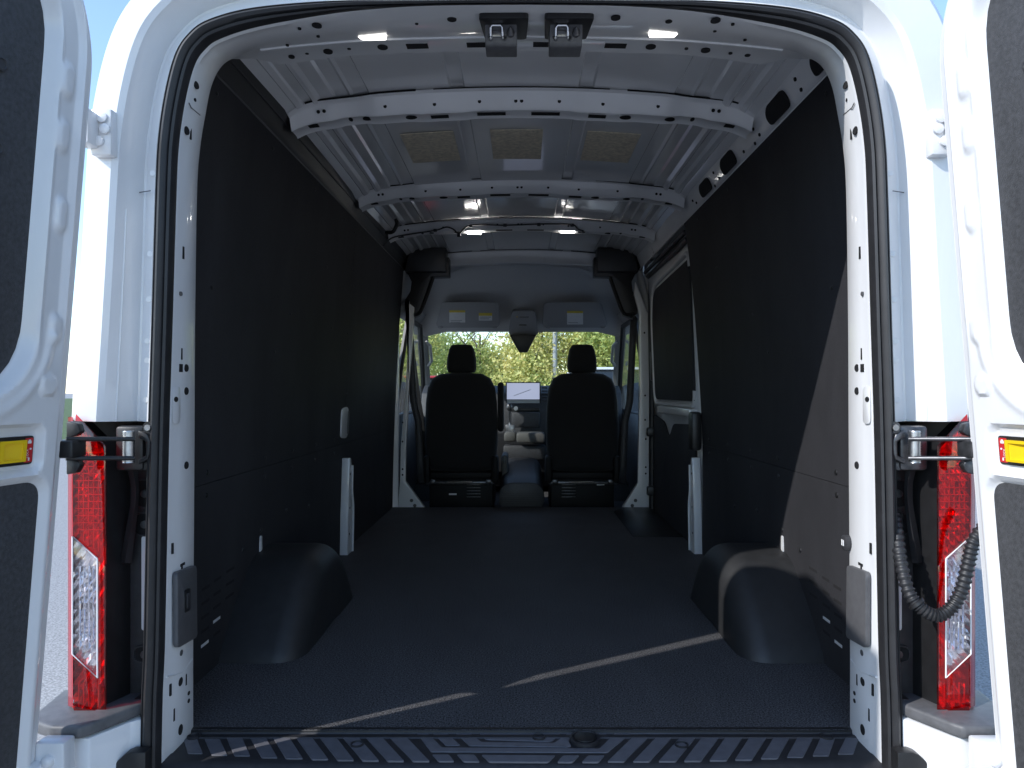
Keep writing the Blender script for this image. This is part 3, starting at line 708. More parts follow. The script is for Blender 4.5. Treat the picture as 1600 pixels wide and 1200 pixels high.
# dashboard
dash = prism('dashboard', [(-.88, 4.72, .10), (-.88, 4.62, .45), (-.88, 4.66, .62), (-.88, 4.74, .80), (-.88, 4.90, .865), (-.88, 5.40, .84), (-.88, 5.40, .10)], (1.76, 0, 0), M['dash'], VAN, bev=.01, label='dark dashboard across the front of the cab')
scp = [U(790, 597, 4.60), U(845, 597, 4.60), U(845, 630, 4.60), U(790, 630, 4.60)]
screen = prism('touch_screen', [p + Vector((0, .002, 0)) for p in scp], (0, .03, 0), M['black'], dash, bev=.003)
prism('screen_display', [U(792, 598.5, 4.60), U(843, 598.5, 4.60), U(843, 624, 4.60), U(792, 624, 4.60)], (0, -.002, 0), M['screen'], screen)
prism('map_line', [U(803, 618, 4.597), U(829, 608.4, 4.597), U(829, 609.2, 4.597), U(803, 618.8, 4.597)], (0, -.001, 0), M['inkgrey'], screen)
prism('screen_bar', [U(792, 625, 4.60), U(843, 625, 4.60), U(843, 630, 4.60), U(792, 630, 4.60)], (0, -.002, 0), M['cabgrey'], screen)
for k in range(5): box('vent_slat', U(851, 606 + k * 5, 4.60), (.05, .02, .012), M['black'], dash, .003)
box('control_row', U(820, 640, 4.60), (.26, .03, .035), M['black'], dash, .008)
kn = U(806, 638, 4.57); tube('climate_knob', [kn, kn + Vector((0, -.02, 0))], .018, M['zinc'], dash, 14)
box('lower_stack', U(822, 656, 4.56), (.24, .06, .13), M['dash'], dash, .015)
box('storage_bin', U(829, 683, 4.42), (.235, .20, .085), M['bin'], VAN, .02, label='storage bin at the foot of the dashboard, its grey painted sunlit')
box('storage_shelf', U(797, 682, 4.48), (.10, .16, .08), M['bin'], VAN, .02, label='small tray beside the gear lever, its grey painted sunlit')
box('lower_bin', U(820, 706, 4.45), (.36, .16, .12), M['dash'], VAN, .02)
lev = tube('gear_lever', [U(797, 668, 4.50), U(796, 650, 4.46), U(796, 640, 4.44)], .012, M['zinc'], VAN, 10, label='chrome gear lever beside the driver seat')
bm = bmesh.new(); bmesh.ops.create_uvsphere(bm, u_segments=14, v_segments=10, radius=.028)
bmesh.ops.transform(bm, matrix=Matrix.Translation(U(796, 636, 4.43)) @ Matrix.Diagonal((.95, .8, 1.25, 1)), verts=bm.verts)
from_bm('knob', bm, M['steel_dark'], lev, 60)
box('gate_plate', U(797, 670, 4.47), (.075, .02, .07), M['zinc'], lev, .006)
tn = prism('engine_tunnel', [Vector((x, 3.42, z)) for x, z in rpoly([(-.17, -.02), (-.15, .17), (.15, .17), (.17, -.02)], .09)], (0, .9, .10), M['step'], VAN, bev=.01, label='ribbed black tunnel mat between the seats')
for k in range(9):
    prism('rib', [(-.135, 3.415 + k * .002, .01 + k * .014), (.135, 3.415 + k * .002, .01 + k * .014), (.135, 3.415 + k * .002, .016 + k * .014), (-.135, 3.415 + k * .002, .016 + k * .014)], (0, -.008, 0), M['step'], tn)
box('tunnel_side', U(789, 730, 3.95), (.05, .3, .22), M['bin'], VAN, .02)

fw = box('firewall', (0, 5.36, .30), (1.86, .06, 1.1), M['black'], VAN, .01)
bn = grid('bonnet', lambda u, v: Vector(((u * 2 - 1) * (.95 - .10 * v), 5.40 + .85 * v, .82 - .30 * v ** 1.6 - .06 * (u * 2 - 1) ** 4)), 8, 6, M['white'], VAN, thick=.01, label='white bonnet ahead of the windscreen')
box('nose', (0, 5.95, .0), (1.86, .60, .95), M['white'], VAN, .12)
# seats
def seat(cx, nm, arm):
    Y0 = 3.53; D0 = Y0 + 1.75; k = D0 / FOC
    def out(pts): return [(cx + a * k, CAM_Z + (612 - b) * k) for a, b in pts]
    def puffy(name, pts, dep, parent, r, label=None, y0=Y0, m='fabric'):
        P2 = [tuple(p) for p in pts]; cxm = sum(p[0] for p in P2) / len(P2); czm = sum(p[1] for p in P2) / len(P2)
        rings = []
        for ins, dy in ((.55, 0), (.86, .004), (.955, .018), (1, .05), (1, dep - .04), (.95, dep - .012), (.8, dep), (.3, dep + .01)):
            rings.append([Vector((cxm + (p[0] - cxm) * ins, y0 + dy, czm + (p[1] - czm) * (1 - (1 - ins) * .8))) for p in P2])
        return loft(name, rings, M[m], parent, closed=True, caps=True, smooth=60, label=label)
    hw = [(-28, 738), (-50, 735), (-55, 715), (-57, 690), (-57, 660), (-56, 630), (-53, 606), (-46, 591), (-33, 584), (-12, 582), (12, 582), (33, 584), (46, 591), (53, 606), (56, 630), (57, 660), (57, 690), (55, 715), (50, 735), (28, 738)]
    st = puffy('seat', out(hw), .15, VAN, .04, 'black fabric front seat with headrest, ' + nm)
    hr = [(-21, 582), (-23.5, 575), (-23, 560), (-20, 545), (-16, 538), (-8, 537), (8, 537), (16, 538), (20, 545), (23, 560), (23.5, 575), (21, 582)]
    puffy('headrest', out(hr), .10, st, .03, y0=Y0 + .03)
    for s in (-15, 15): tube('headrest_post', [Vector((cx + s * k, Y0 + .08, .92)), Vector((cx + s * k, Y0 + .08, 1.0))], .008, M['steel_dark'], st, 8)
    box('seat_cushion', (cx, Y0 + .36, .26), (.50, .55, .15), M['fabric'], st, .05)
    b = box('seat_base', (cx, Y0 + .30, .06), (.46, .52, .24), M['seatdark'], st, .01)
    box('seat_crossbar', (cx, Y0 + .02, .155), (.50, .03, .022), M['steel_dark'], st, .006)
    box('seat_pan', (cx, Y0 + .05, .205), (.44, .06, .05), M['seatdark'], st, .01)
    for s in (-1, 1):
        box('recliner_cover', (cx + s * .245, Y0 + .06, .25), (.05, .14, .20), M['seatdark'], st, .02)
        box('seat_rail', (cx + s * .20, Y0 + .25, .165), (.04, .52, .03), M['steel_dark'], st, .006)
    for j in range(5):
        box('base_vent', (cx + (.09 if cx < 0 else -.10) , Y0 + .036, .05 + j * .022), (.10, .006, .005), M['steel_dark'], st, .001)
    tube('adjuster_bar', [(cx - .10, Y0 + .0, .16), (cx + .08, Y0 + .0, .163)], .005, M['zinc'], st, 6)
    box('maker_tag', (cx + (-.06 if cx < 0 else .13), Y0 + .034, .07 if cx < 0 else .14), (.055, .004, .011), M['whitelabel'], st, 0)
    if arm: box('armrest', (cx + .285, Y0 + .10, .70), (.045, .12, .36), M['fabric'], st, .02)
    return st
seat(-.437, 'driver side', True); seat(.440, 'passenger side', False)

# ------------------------------------------------------------------ sliding door seen past the side liner
sx = lambda z: .935 - .04 * max(0, z - .6)
sl = grid('sliding_door', lambda u, v: Vector((sx(-.2 + 1.9 * v), 2.05 + 1.30 * u, -.2 + 1.88 * v)), 4, 12, M['white'], VAN, label='white sliding side door with black inner boards', thick=.04)
def sdp(y, z, o): return Vector((sx(z) - .02 - o, y, z))
o_ = rpoly([(2.06, .76), (3.17, .76), (3.17, 1.30), (3.08, 1.47), (2.06, 1.50)], [.01, .07, .08, .08, .01])
prism('window_board', [sdp(p.x, p.y, .004) for p in o_], (-.012, 0, 0), M['liner'], sl, bev=.003)
o_ = rpoly([(2.06, -.15), (3.26, -.15), (3.26, .66), (2.9, .62), (2.75, .52), (2.62, .62), (2.06, .64)], [.01, .03, .04, .05, .08, .05, .01])
prism('lower_board', [sdp(p.x, p.y, .004) for p in o_], (-.012, 0, 0), M['liner'], sl, bev=.003)
tube('window_surround', [sdp(p.x, p.y, .008) for p in rpoly([(2.06, .735), (3.20, .735), (3.20, 1.32), (3.10, 1.51), (2.06, 1.54)], .08)], .014, M['white'], sl, 6)
prism('door_ledge', [sdp(2.06, .68, .0), sdp(2.95, .68, .0), sdp(2.95, .72, .0), sdp(2.06, .72, .0)], (-.045, 0, 0), M['white'], sl, bev=.006)
tube('door_edge_seal', [U(1019, 425, 3.33), U(1017, 500, 3.33), U(1019, 600, 3.33), U(1019, 760, 3.33), U(1019, 850, 3.33)], .022, M['rubber'], sl, 8)
for px, py, h_ in ((1021, 675, .06), (1021, 767, .06), (1025, 572, .20)): box('hinge_arm', U(px, py, 3.28), (.09 if h_ < .1 else .075, .05, h_), M['black'], sl, .008)
tube('upper_track', [(.86, 2.05, 1.60), (.87, 3.3, 1.60)], .016, M['black'], VAN, 8)
tube('upper_track', [(.845, 2.05, 1.635), (.855, 3.35, 1.635)], .012, M['darkgrey'], VAN, 8)
well = prism('step_well', [(.62, 2.35, .003), (.905, 2.35, .003), (.905, 3.37, .003), (.70, 3.37, .003), (.62, 3.2, .003)], (0, 0, .003), M['black'], VAN, bev=.001, label='black edge of the side step well')

# ------------------------------------------------------------------ D-pillar details on the rear frame
def pil_pt(px, py):
    "point of the pillar's inner face (between seal and hold) seen at that pixel"
    sg = -1 if px < 815 else 1; best = None
    for k in range(0, 101):
        t = k / 100
        for it in range(1):
            Yt = -.112 + .142 * t; D = Yt + 1.75; z = CAM_Z + (612 - py) * D / FOC
            a = interp_x(S_h, z) - .0185; b = interp_x(I_h, z); x = a + (b - a) * t
            h = x * FOC / D
        e = abs(h - abs(px - 815))
        if best is None or e < best[0]: best = (e, Vector((sg * (x - .0025), Yt, z)))
    return best[1]
def interp_x(path, z):
    for a, b in zip(path, path[1:]):
        if (a.z - z) * (b.z - z) <= 0 and a.z != b.z: return a.x + (b.x - a.x) * (z - a.z) / (b.z - a.z)
    return path[0].x if z < path[0].z else path[-1].x
for px, py, a, b, sq in ((305, 133, .012, .008, 0), (303, 156, .005, .004, 0), (290, 204, .012, .009, 0), (296, 208, .004, .014, 1), (285, 395, .003, .014, 1), (282, 553, .003, .013, 1), (281, 575, .007, .009, 1), (289, 575, .012, .009, 0), (289, 611, .012, .009, 0), (273, 624, .009, .006, 0), (274, 642, .003, .015, 1), (289, 727, .012, .009, 0), (281, 459, .006, .005, 0), (268, 857, .003, .012, 1), (283, 882, .012, .003, 1), (282, 890, .004, .009, 1), (281, 1020, .008, .007, 0), (280, 1065, .011, .010, 0), (289, 1062, .003, .013, 1), (265, 1078, .003, .013, 1), (293, 1083, .006, .005, 0), (293, 1095, .006, .005, 0), (270, 1117, .003, .014, 1), (280, 1140, .011, .012, 0)):
    for m_ in (0, 1):
        p_ = px if not m_ else 815 * 2 - px - (2 if py < 300 else 0)
        c = pil_pt(p_, py)
        disc('slot' if sq else 'hole', c, (0, 1, 0), (0, 0, 1), a, b, M['hole'] if py not in (459, 1020) else M['coverplate'], frame, square=bool(sq))
# embossed pads, folded joint, cover plates
for sg in (-1, 1):
    a = pil_pt(815 + sg * 541, 633)
    prism('embossed_pad', [a + Vector((0, y, z)) for y, z in rpoly([(-.018, -.042), (.018, -.042), (.018, .042), (-.018, .042)], .012)], (-sg * .0008, 0, 0), M['white'], frame, bev=.0005)
    p = [pil_pt(815 + sg * h, y) for h, y in ((548, 895), (517, 882), (516, 995), (548, 1014))]
    q2 = rpoly([(v.y, v.z) for v in p], .016)
    X0 = sum(abs(v.x) for v in p) / 4
    f2 = lambda y: interp(sorted((v.y, abs(v.x)) for v in p), y)
    cv = prism('cover_plate', [Vector((sg * (f2(y) - .001), y, z)) for y, z in q2], (-sg * .012, 0, 0), M['coverplate'], frame, bev=.004)
    if sg < 0:
        c = pil_pt(282, 938); prism('cover_latch', [c + Vector((.011, y, z)) for y, z in rpoly([(-.016, -.026), (.016, -.026), (.016, .026), (-.016, .026)], .008)], (.004, 0, 0), M['black'], frame, bev=.001)
        prism('cover_latch_finger', [c + Vector((.014, y, z)) for y, z in rpoly([(-.008, -.018), (.008, -.018), (.008, .018), (-.008, .018)], .005)], (.004, 0, 0), M['darkgrey'], frame, bev=.001)
    j = [pil_pt(815 + sg * 556, 1058), pil_pt(815 + sg * 532, 1050), pil_pt(815 + sg * 516, 1030)]
    tube('pressed_joint', [v + Vector((-sg * -.001, 0, 0)) for v in j], .0025, M['white'], frame, 6)
    j = [pil_pt(815 + sg * 537, 161), pil_pt(815 + sg * 518, 168), pil_pt(815 + sg * 504, 180)]
    tube('panel_joint', j, .0012, M['coverplate'], frame, 5)
# round fastener on the right-hand cover
c = pil_pt(1328, 848)
kb = tube('tie_down_knob', [c + Vector((.004, 0, 0)), c + Vector((-.012, 0, 0)), c + Vector((-.016, 0, 0))], .018, M['darkgrey'], frame, 16, rfn=lambda i: (.019, .019, .013)[i])
prism('knob_mark', [c + Vector((-.0165, y - .004, z)) for y, z in ((-.006, -.006), (-.001, -.006), (-.001, .008), (-.006, .008))], (-.0006, 0, 0), M['whitelabel'], frame)
prism('knob_mark', [c + Vector((-.0165, y - .004, z)) for y, z in ((.002, -.006), (.007, -.006), (.007, .008), (.002, .008))], (-.0006, 0, 0), M['whitelabel'], frame)

# ------------------------------------------------------------------ lower rear corners, lamps, bumper ends
def V(sg, h, y, Yd): 
    D = Yd + 1.75
    return Vector((sg * h * D / FOC, Yd, CAM_Z + (612 - y) * D / FOC))
for sg in (-1, 1):
    nm = 'driver side' if sg < 0 else 'hose side'
    # black jamb board
    jb = prism('corner_jamb_board', [V(sg, h, y, -.085) for h, y in ((578, 672), (612, 690), (614, 1085), (586, 1085))], (0, .03, 0), M['darkgrey'], VAN, bev=.002, label='black moulded board between seal and tail lamp, ' + nm)
    prism('lamp_pocket_wall', [V(sg, 612, 685, -.088), V(sg, 652, 690, -.150), V(sg, 652, 1110, -.150), V(sg, 612, 1095, -.088)], (sg * .006, .02, 0), M['black'], jb)
    for y0, y1 in ((748, 794), (800, 838), (1008, 1036)):
        q = rpoly([(580, y0), (606, y0 + 3), (606, y1 - 3), (580, y1)], 9)
        P = [V(sg, a.x, a.y, -.088) for a in q]
        prism('bolt_recess', P, (0, .002, 0), M['hole'], jb)
        tube('recess_rim', P + [P[0]], .0025, M['darkgrey'], jb, 5)
        bc = V(sg, 588, (y0 + y1) / 2, -.090); tube('bolt', [bc, bc + Vector((0, -.006, 0))], .009, M['steel_dark'], jb, 8)
    q = rpoly([(584, 838), (594, 838), (594, 985), (584, 985)], 4)
    prism('body_slot', [V(sg, a.x, a.y, -.0885) for a in q], (0, .002, 0), M['white'], jb)
    prism('body_strip', [V(sg, h, y, -.09) for h, y in ((586, 1086), (608, 1086), (608, 1091), (586, 1091))], (0, .02, 0), M['white'], jb)
    br = prism('corner_bracket', [V(sg, h, y, -.12) for h, y in ((586, 1092), (606, 1092), (606, 1111), (586, 1111))], (0, .03, 0), M['black'], jb, bev=.002)
    bc = V(sg, 593, 1103, -.121); tube('bolt', [bc, bc + Vector((0, -.005, 0))], .007, M['steel_dark'], jb, 8)
    # hanging rubber strap below the check link
    q = spline([(608, 735, -.125), (603, 760, -.12), (604, 790, -.12), (611, 830, -.12), (620, 880, -.11)], 5)
    loft('link_boot', [[V(sg, a[0] - 8 + 3 * math.sin(i * .2), a[1], a[2] + .004), V(sg, a[0], a[1], a[2] - .008), V(sg, a[0] + 8, a[1], a[2] + .004)] for i, a in enumerate(q)], M['rubber'], jb, smooth=60)
    # white lower corner
    lo = prism('lower_corner', [Vector((sg * x, y, .098)) for x, y in ((.800, -.10), (.812, -.135), (.845, -.165), (.888, -.238), (.98, -.24), (1.0, -.10))], (0, 0, -.40), M['white'], VAN, bev=.004, label='white lower body corner under the bumper end, ' + nm)
    prism('lower_black_trim', [V(sg, h, y, -.19) for h, y in ((588, 1176), (612, 1176), (622, 1180), (644, 1201), (644, 1240), (588, 1240))], (0, .03, 0), M['black'], lo, bev=.003)
    bm_ = prism('bumper_end', [Vector((sg * x, y, .128)) for x, y in ((.820, -.118), (.842, -.158), (.884, -.232), (.900, -.252), (.960, -.250), (1.03, -.215), (1.05, -.06), (.84, -.06))], (0, 0, -.027), M['bumper'], VAN, bev=.007, label='grey bumper end cap under the tail lamp, ' + nm, seg=3)
    # tail lamp
    YL = -.172
    lampbody = prism('tail_lamp', [V(sg, h, y, YL + .022) for h, y in ((700, 655), (652, 702), (652, 1116), (699, 1106), (701, 900), (700, 700))], (sg * .02, .09, 0), M['black'], VAN, bev=.002, label='red and clear tail lamp with slanted white section, ' + nm)
    # faceted reflector behind the lens
    h0, h1, y0, y1 = 652, 701, 660, 1108; nx, ny = 7, 46
    vs, fs = [], []
    rnd = random.Random(3 if sg < 0 else 4)
    def lim(y): return h0 if y > 702 else h0 + (702 - y) * 1.02
    for j in range(ny + 1):
        for i in range(nx + 1):
            y = y0 + (y1 - y0) * j / ny; hh = lim(y); h = hh + (h1 - hh) * i / nx
            d = ((i + j) % 2) * .007 + rnd.uniform(0, .005) + (.004 if (j // 5) % 2 else 0)
            vs.append(V(sg, h, y, YL + .019 - d))
    for j in range(ny):
        for i in range(nx):
            a = j * (nx + 1) + i; fs.append((a, a + 1, a + nx + 2)); fs.append((a, a + nx + 2, a + nx + 1))
    mk('reflector', vs, fs, M['reflector'], lampbody, 0)
    fp = lambda pts: [V(sg, h, y, YL) for h, y in pts]
    prism('red_lens', fp([(697, 647), (650, 697), (650, 884.5), (663, 872.5), (702, 837), (703, 760), (701, 700)]), (0, .004, 0), M['lensred'], lampbody, bev=.0015)
    prism('red_lens', fp([(650, 885), (663, 873), (663, 1118), (650, 1119)]), (0, .004, 0), M['lensred'], lampbody, bev=.0012)
    prism('red_lens', fp([(663.5, 1060), (700, 1022), (700, 1109), (663.5, 1117)]), (0, .004, 0), M['lensred'], lampbody, bev=.0015)
    prism('clear_lens', fp([(663.5, 875), (702, 839), (702, 1020), (663.5, 1057)]), (0, .004, 0), M['lensclear'], lampbody, bev=.0015)
    prism('lens_foot', fp([(650, 1112), (700, 1102), (697, 1112), (652, 1122)]), (0, -.004, 0), M['lensred'], lampbody)
    for hh in (670, 677, 684, 691):
        prism('lens_ridge', [V(sg, hh - .7, 885, YL + .006), V(sg, hh + .7, 885, YL + .006), V(sg, hh + .7, 1015, YL + .006), V(sg, hh - .7, 1015, YL + .006)], (0, .004, 0), M['chrome'], lampbody)
    for yy in range(706, 836, 11):
        prism('lens_bar', [V(sg, 655, yy, YL + .006), V(sg, 699, yy, YL + .006), V(sg, 699, yy + 1.6, YL + .006), V(sg, 655, yy + 1.6, YL + .006)], (0, .004, 0), M['redrefl'], lampbody)
    for hh in (661, 668, 676, 684, 692):
        prism('lens_bar', [V(sg, hh, 706, YL + .007), V(sg, hh + 1.2, 706, YL + .007), V(sg, hh + 1.2, 834 if hh > 690 else 862 - (hh - 661) * .7, YL + .007), V(sg, hh, 834 if hh > 690 else 862 - (hh - 661) * .7, YL + .007)], (0, .004, 0), M['redrefl'], lampbody)
        prism('lens_bar', [V(sg, hh, 1068, YL + .007), V(sg, hh + 1.2, 1068, YL + .007), V(sg, hh + 1.2, 1104, YL + .007), V(sg, hh, 1104, YL + .007)], (0, .004, 0), M['redrefl'], lampbody)
    tube('lens_rim', [V(sg, 663, 873, YL - .001), V(sg, 702, 838, YL - .001), V(sg, 702, 1022, YL - .001), V(sg, 663, 1059, YL - .001), V(sg, 663, 873, YL - .001)], .0018, M['whitelabel'], lampbody, 5)
    # lamp side wrap on the body flank
    ws = []
    for j in range(13):
        y = 652 + (1106 - 652) * j / 12; a = V(sg, 701, y, YL); ws.append([a, a + Vector((sg * .018, .012, 0)), a + Vector((sg * .034, .05, 0)), a + Vector((sg * .036, .11, 0))])
    loft('lamp_side_lens', ws, mat('lens_red_side', (.35, .006, .01), .15, coat=.8), lampbody, smooth=60)
    # upper hinge
    hp = V(sg, 652, 209, -.165)
    hg = box('door_hinge', hp, (.046, .03, .10), M['white'], VAN, .006, label='white upper door hinge on the body, ' + nm)
    box('hinge_leaf', hp + Vector((sg * .018, -.03, 0)), (.03, .05, .075), M['white'], hg, .006)
    for a, b in ((-.006, .028), (.002, -.022), (-.012, .004)):
        bc = hp + Vector((sg * a, -.016, b)); tube('hinge_bolt', [bc, bc + Vector((0, -.006, 0)), bc + Vector((0, -.008, 0))], .009, M['white'] if b else M['zinc'], hg, 12, rfn=lambda i: (.011, .011, .006)[i])
    lp = Vector((sg * .935, -.275, .035))
    lg = box('door_hinge', lp, (.06, .04, .16), M['white'], VAN, .006, label='white lower door hinge below the bumper end, ' + nm)
    box('hinge_leaf', lp + Vector((sg * .03, -.02, .02)), (.05, .05, .05), M['white'], lg, .01)
    for a, b in ((.0, .045), (-.012, .0), (.012, -.02), (-.008, -.05)):
        bc = lp + Vector((sg * a, -.02, b)); tube('hinge_bolt', [bc, bc + Vector((0, -.007, 0)), bc + Vector((0, -.012, 0))], .011, M['white'], lg, 12, rfn=lambda i: (.012, .012, .007)[i])
    # door check link
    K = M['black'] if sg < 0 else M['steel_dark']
    c0 = V(sg, 608, 698, -.15)
    ck = box('check_link', V(sg, 610, 700, -.135), (.062, .02, .098), K, VAN, .008, label='%s door check link with two rods, %s' % ('black' if sg < 0 else 'sunlit grey', nm))
    q = [(585, 678), (600, 672), (600, 684), (588, 690), (588, 712), (600, 718), (600, 726), (584, 718), (580, 705), (580, 690)]
    prism('link_bracket', [V(sg, h, y, -.155) for h, y in q], (0, .03, 0), K, ck, bev=.003)
    bc = V(sg, 583, 668, -.155); tube('bracket_eye', [bc, bc + Vector((0, .02, 0))], .013, K, ck, 14); tube('eye_bolt', [bc, bc + Vector((0, -.006, 0))], .007, M['zinc'], ck, 8)
    rc = V(sg, 614, 698, -.175)
    tube('roller', [rc + Vector((0, 0, a / 100 * .034)) for a in range(-100, 101, 8)], .0125, M['zinc'], ck, 14, rfn=lambda i: .0118 if i % 2 else .0128)
    for y in (686, 716):
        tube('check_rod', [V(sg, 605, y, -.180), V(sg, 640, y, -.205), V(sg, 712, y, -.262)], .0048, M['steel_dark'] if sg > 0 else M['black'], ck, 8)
    for y, dy in ((672, 1), (730, -1)):
        prism('door_stop', [V(sg, h, yy, -.245) for h, yy in ((712, y - 14), (694, y - 10), (690, y + 3 * dy), (697, y + 9), (712, y + 12))], (0, .02, 0), K, ck, bev=.003)
    box('link_block', V(sg, 709, 701, -.250), (.050, .05, .036), K, ck, .006)  # mount between the rods, added and sized to break the floor's sun streak
    box('link_foot', V(sg, 603, 727, -.13), (.075, .018, .022), K, ck, .005)

# ------------------------------------------------------------------ rear doors
def rear_door(sg):
    a0, k0 = (.9588, .0814) if sg < 0 else (.9388, .0834)
    ZB, ZT, WD, Y0 = -.12, 1.705, .95, -.275
    xe = lambda z: a0 - k0 * z
    SN, CS = math.sin(R(10)), math.cos(R(10))
    def P(s, z, h): return Vector((sg * (xe(z) + s * SN - h * CS), Y0 - s * CS - h * SN, z))
    NV = Vector((-sg * CS, -SN, 0))
    def s0(z):
        r = .26
        if z > ZT - r: return r - math.sqrt(max(0, r * r - (z - ZT + r) ** 2))
        return 0.0
    def sdf(s, z, sa, sb, za, zb, r):
        cx, cz, hx, hz_ = (sa + sb) / 2, (za + zb) / 2, (sb - sa) / 2 - r, (zb - za) / 2 - r
        dx, dz = abs(s - cx) - hx, abs(z - cz) - hz_
        return math.hypot(max(dx, 0), max(dz, 0)) + min(max(dx, dz), 0) - r
    def sm(px, py):     # distance from the hinge edge, measured on the shaded door of the photograph
        h = 815 - px; s = .1
        for _ in range(6):
            D = 1.475 - s * CS; z = CAM_Z + (612 - py) * D / FOC
            s = (h * 1.475 - FOC * (.9588 - .0814 * z)) / (FOC * SN + h * CS)
        return s
    UP = (sm(47, 380) - .027, WD - .09, .800, 1.60, .12); LOW = (sm(62, 800) - .009, WD - .09, -.06, .640, .030); HN = (sm(66, 703), sm(62, 703) + .26, .660, .744, .02)
    bumps = [(sm(107, 125), 1.40, .013, .030), (sm(100, 205), 1.295, .012, .028), (sm(97, 330), 1.148, .011, .030), (sm(87, 510), .930, .010, .026)]
    bs_ = sm(75, 600)
    def relief(s, z):
        e = s - s0(z)
        h = -.024 + .018 * sstep(.012, .024, e) + .006 * sstep(.030, .040, e)
        h += .004 * sstep(.036, .044, e) * sstep(.060, .050, e) * sstep(.85, .95, z)
        h -= .003 * sstep(.046, .050, e) * sstep(.100, .09, e) * sstep(.85, .95, z)
        for bs, bz, ws, wz in bumps: h += .007 * sstep(.008, -.006, sdf(s, z, bs - ws, bs + ws, bz - wz, bz + wz, .012))
        h += .007 * sstep(.004, -.004, math.hypot(s - bs_, z - .822) - .020)
        d = sdf(s, z, *UP); h -= .030 * sstep(.014, -.012, d)
        d2 = sdf(s, z, *LOW); h -= .014 * sstep(.012, -.004, d2)
        h -= .014 * sstep(.008, -.004, sdf(s, z, *HN))
        h += .004 * sstep(.015, .0, abs(d - .040)) * (z < .92)
        return h
    ss = [0, .004, .010, .013, .016, .019, .022, .026] + [.03 + .003 * i for i in range(64)] + [.222 + .018 * i for i in range(26)] + [WD - .09, WD - .08, WD - .06, WD]
    ss = sorted(set(x for x in ss if x <= WD))
    nz = 260; vs, fs = [], []; ns = len(ss)
    for j in range(nz + 1):
        z = ZB + (ZT - ZB) * j / nz; z = min(z, ZT - 1e-4)
        for s in ss:
            a = s0(z); s_ = a + s * (WD - a) / WD if s > .35 else a + s * (1 if a == 0 else (WD - a) / WD)
            vs.append(P(s_, z, relief(s_, z)))
    for j in range(nz):
        for i in range(ns - 1):
            a = j * ns + i; fs.append((a, a + 1, a + ns + 1, a + ns))
    # outer skin
    base = len(vs); so = [0.0, .02, .4, WD]
    for j in range(nz + 1):
        z = min(ZB + (ZT - ZB) * j / nz, ZT - 1e-4)
        for q, s in enumerate(so):
            a = s0(z); vs.append(P(a + .085 + s * (WD - a - .085) / WD if q else a + .042, z, -.062 if q else -.036))
    m4 = len(so)
    for j in range(nz):
        for i in range(m4 - 1):
            a = base + j * m4 + i; fs.append((a, a + m4, a + m4 + 1, a + 1))
        fs.append((j * ns, (j + 1) * ns, base + (j + 1) * m4, base + j * m4))
        fs.append((j * ns + ns - 1, base + j * m4 + m4 - 1, base + (j + 1) * m4 + m4 - 1, (j + 1) * ns + ns - 1))
    fs.append(tuple(range(ns)) + tuple(base + i for i in range(m4 - 1, -1, -1)))
    fs.append(tuple(nz * ns + i for i in range(ns)) + tuple(base + nz * m4 + i for i in range(m4 - 1, -1, -1)))
    d = mk('rear_door', vs, fs, M['white'], VAN, 30, label='open white rear door %s' % ('in shade, beside the blue sky' if sg < 0 else 'in full sun, with the hose running to it'))
    def board(nm, reg, ins, h):
        sa, sb, za, zb, r = reg
        pts = rpoly([(sa + ins, za + ins), (sb - ins, za + ins), (sb - ins, zb - ins), (sa + ins, zb - ins)], r * 1.25, 8)
        prism(nm, [P(p.x, p.y, h - .006) for p in pts], NV * .007, M['trim'], d, bev=.002)
    board('upper_trim_board', UP, .004, -.026); board('lower_trim_board', LOW, .001, -.013)
    for s, z in ((sm(17, 128), 1.38), (sm(10, 257), 1.235), (.45, 1.5), (.45, .9), (.65, 1.2)):
        c = P(s, z, -.0250)
        rings = [[c + NV * dd + Vector((sg * SN * math.cos(t * math.pi / 8) * r, -CS * math.cos(t * math.pi / 8) * r, math.sin(t * math.pi / 8) * r)) for t in range(16)] for r, dd in ((.0135, -.002), (.013, .0045), (.0095, .0055), (.0080, .0035), (.0005, .0035))]
        loft('trim_clip', rings, M['darkgrey'], d, closed=True, smooth=30)
    # release handle
    hb = lambda s0_, s1_, z0_, z1_, h, t, m, nm, r=.004, bev=.001: prism(nm, [P(p.x, p.y, h) for p in rpoly([(s0_, z0_), (s1_, z0_), (s1_, z1_), (s0_, z1_)], r)], NV * t, M[m], d, bev=bev)
    q = lambda px: sm(px, 703)
    hb(q(60), q(60) + .15, .673, .727, -.017, .006, 'black', 'release_bezel', .007)
    hb(q(58), q(46), .677, .723, -.011, .0012, 'redlabel', 'lock_label', .003, 0)
    # yellow pull cup: rim and sloping pocket
    r0, r1, i0, i1 = q(43), q(2), q(38), q(8)
    rim = [(r0, .680), (r1, .680), (r1, .720), (r0, .720)]; inn = [(i0, .6845), (i1, .6845), (i1, .7145), (i0, .7145)]
    vs2 = [P(s, z, -.0015) for s, z in rim] + [P(s, z, -.0015) for s, z in inn] + [P(s, z, -.0040 if k in (0, 3) else -.0105) for k, (s, z) in enumerate(inn)] + [P(s, z, -.0125) for s, z in rim]
    fs2 = [(0, 1, 5, 4), (1, 2, 6, 5), (2, 3, 7, 6), (3, 0, 4, 7), (4, 5, 9, 8), (5, 6, 10, 9), (6, 7, 11, 10), (7, 4, 8, 11), (8, 9, 10, 11), (0, 12, 13, 1), (1, 13, 14, 2), (2, 14, 15, 3), (3, 15, 12, 0)]
    mk('pull_cup', vs2, fs2, M['yellow'], d, 0)
    lc_ = (q(58) + q(46)) / 2
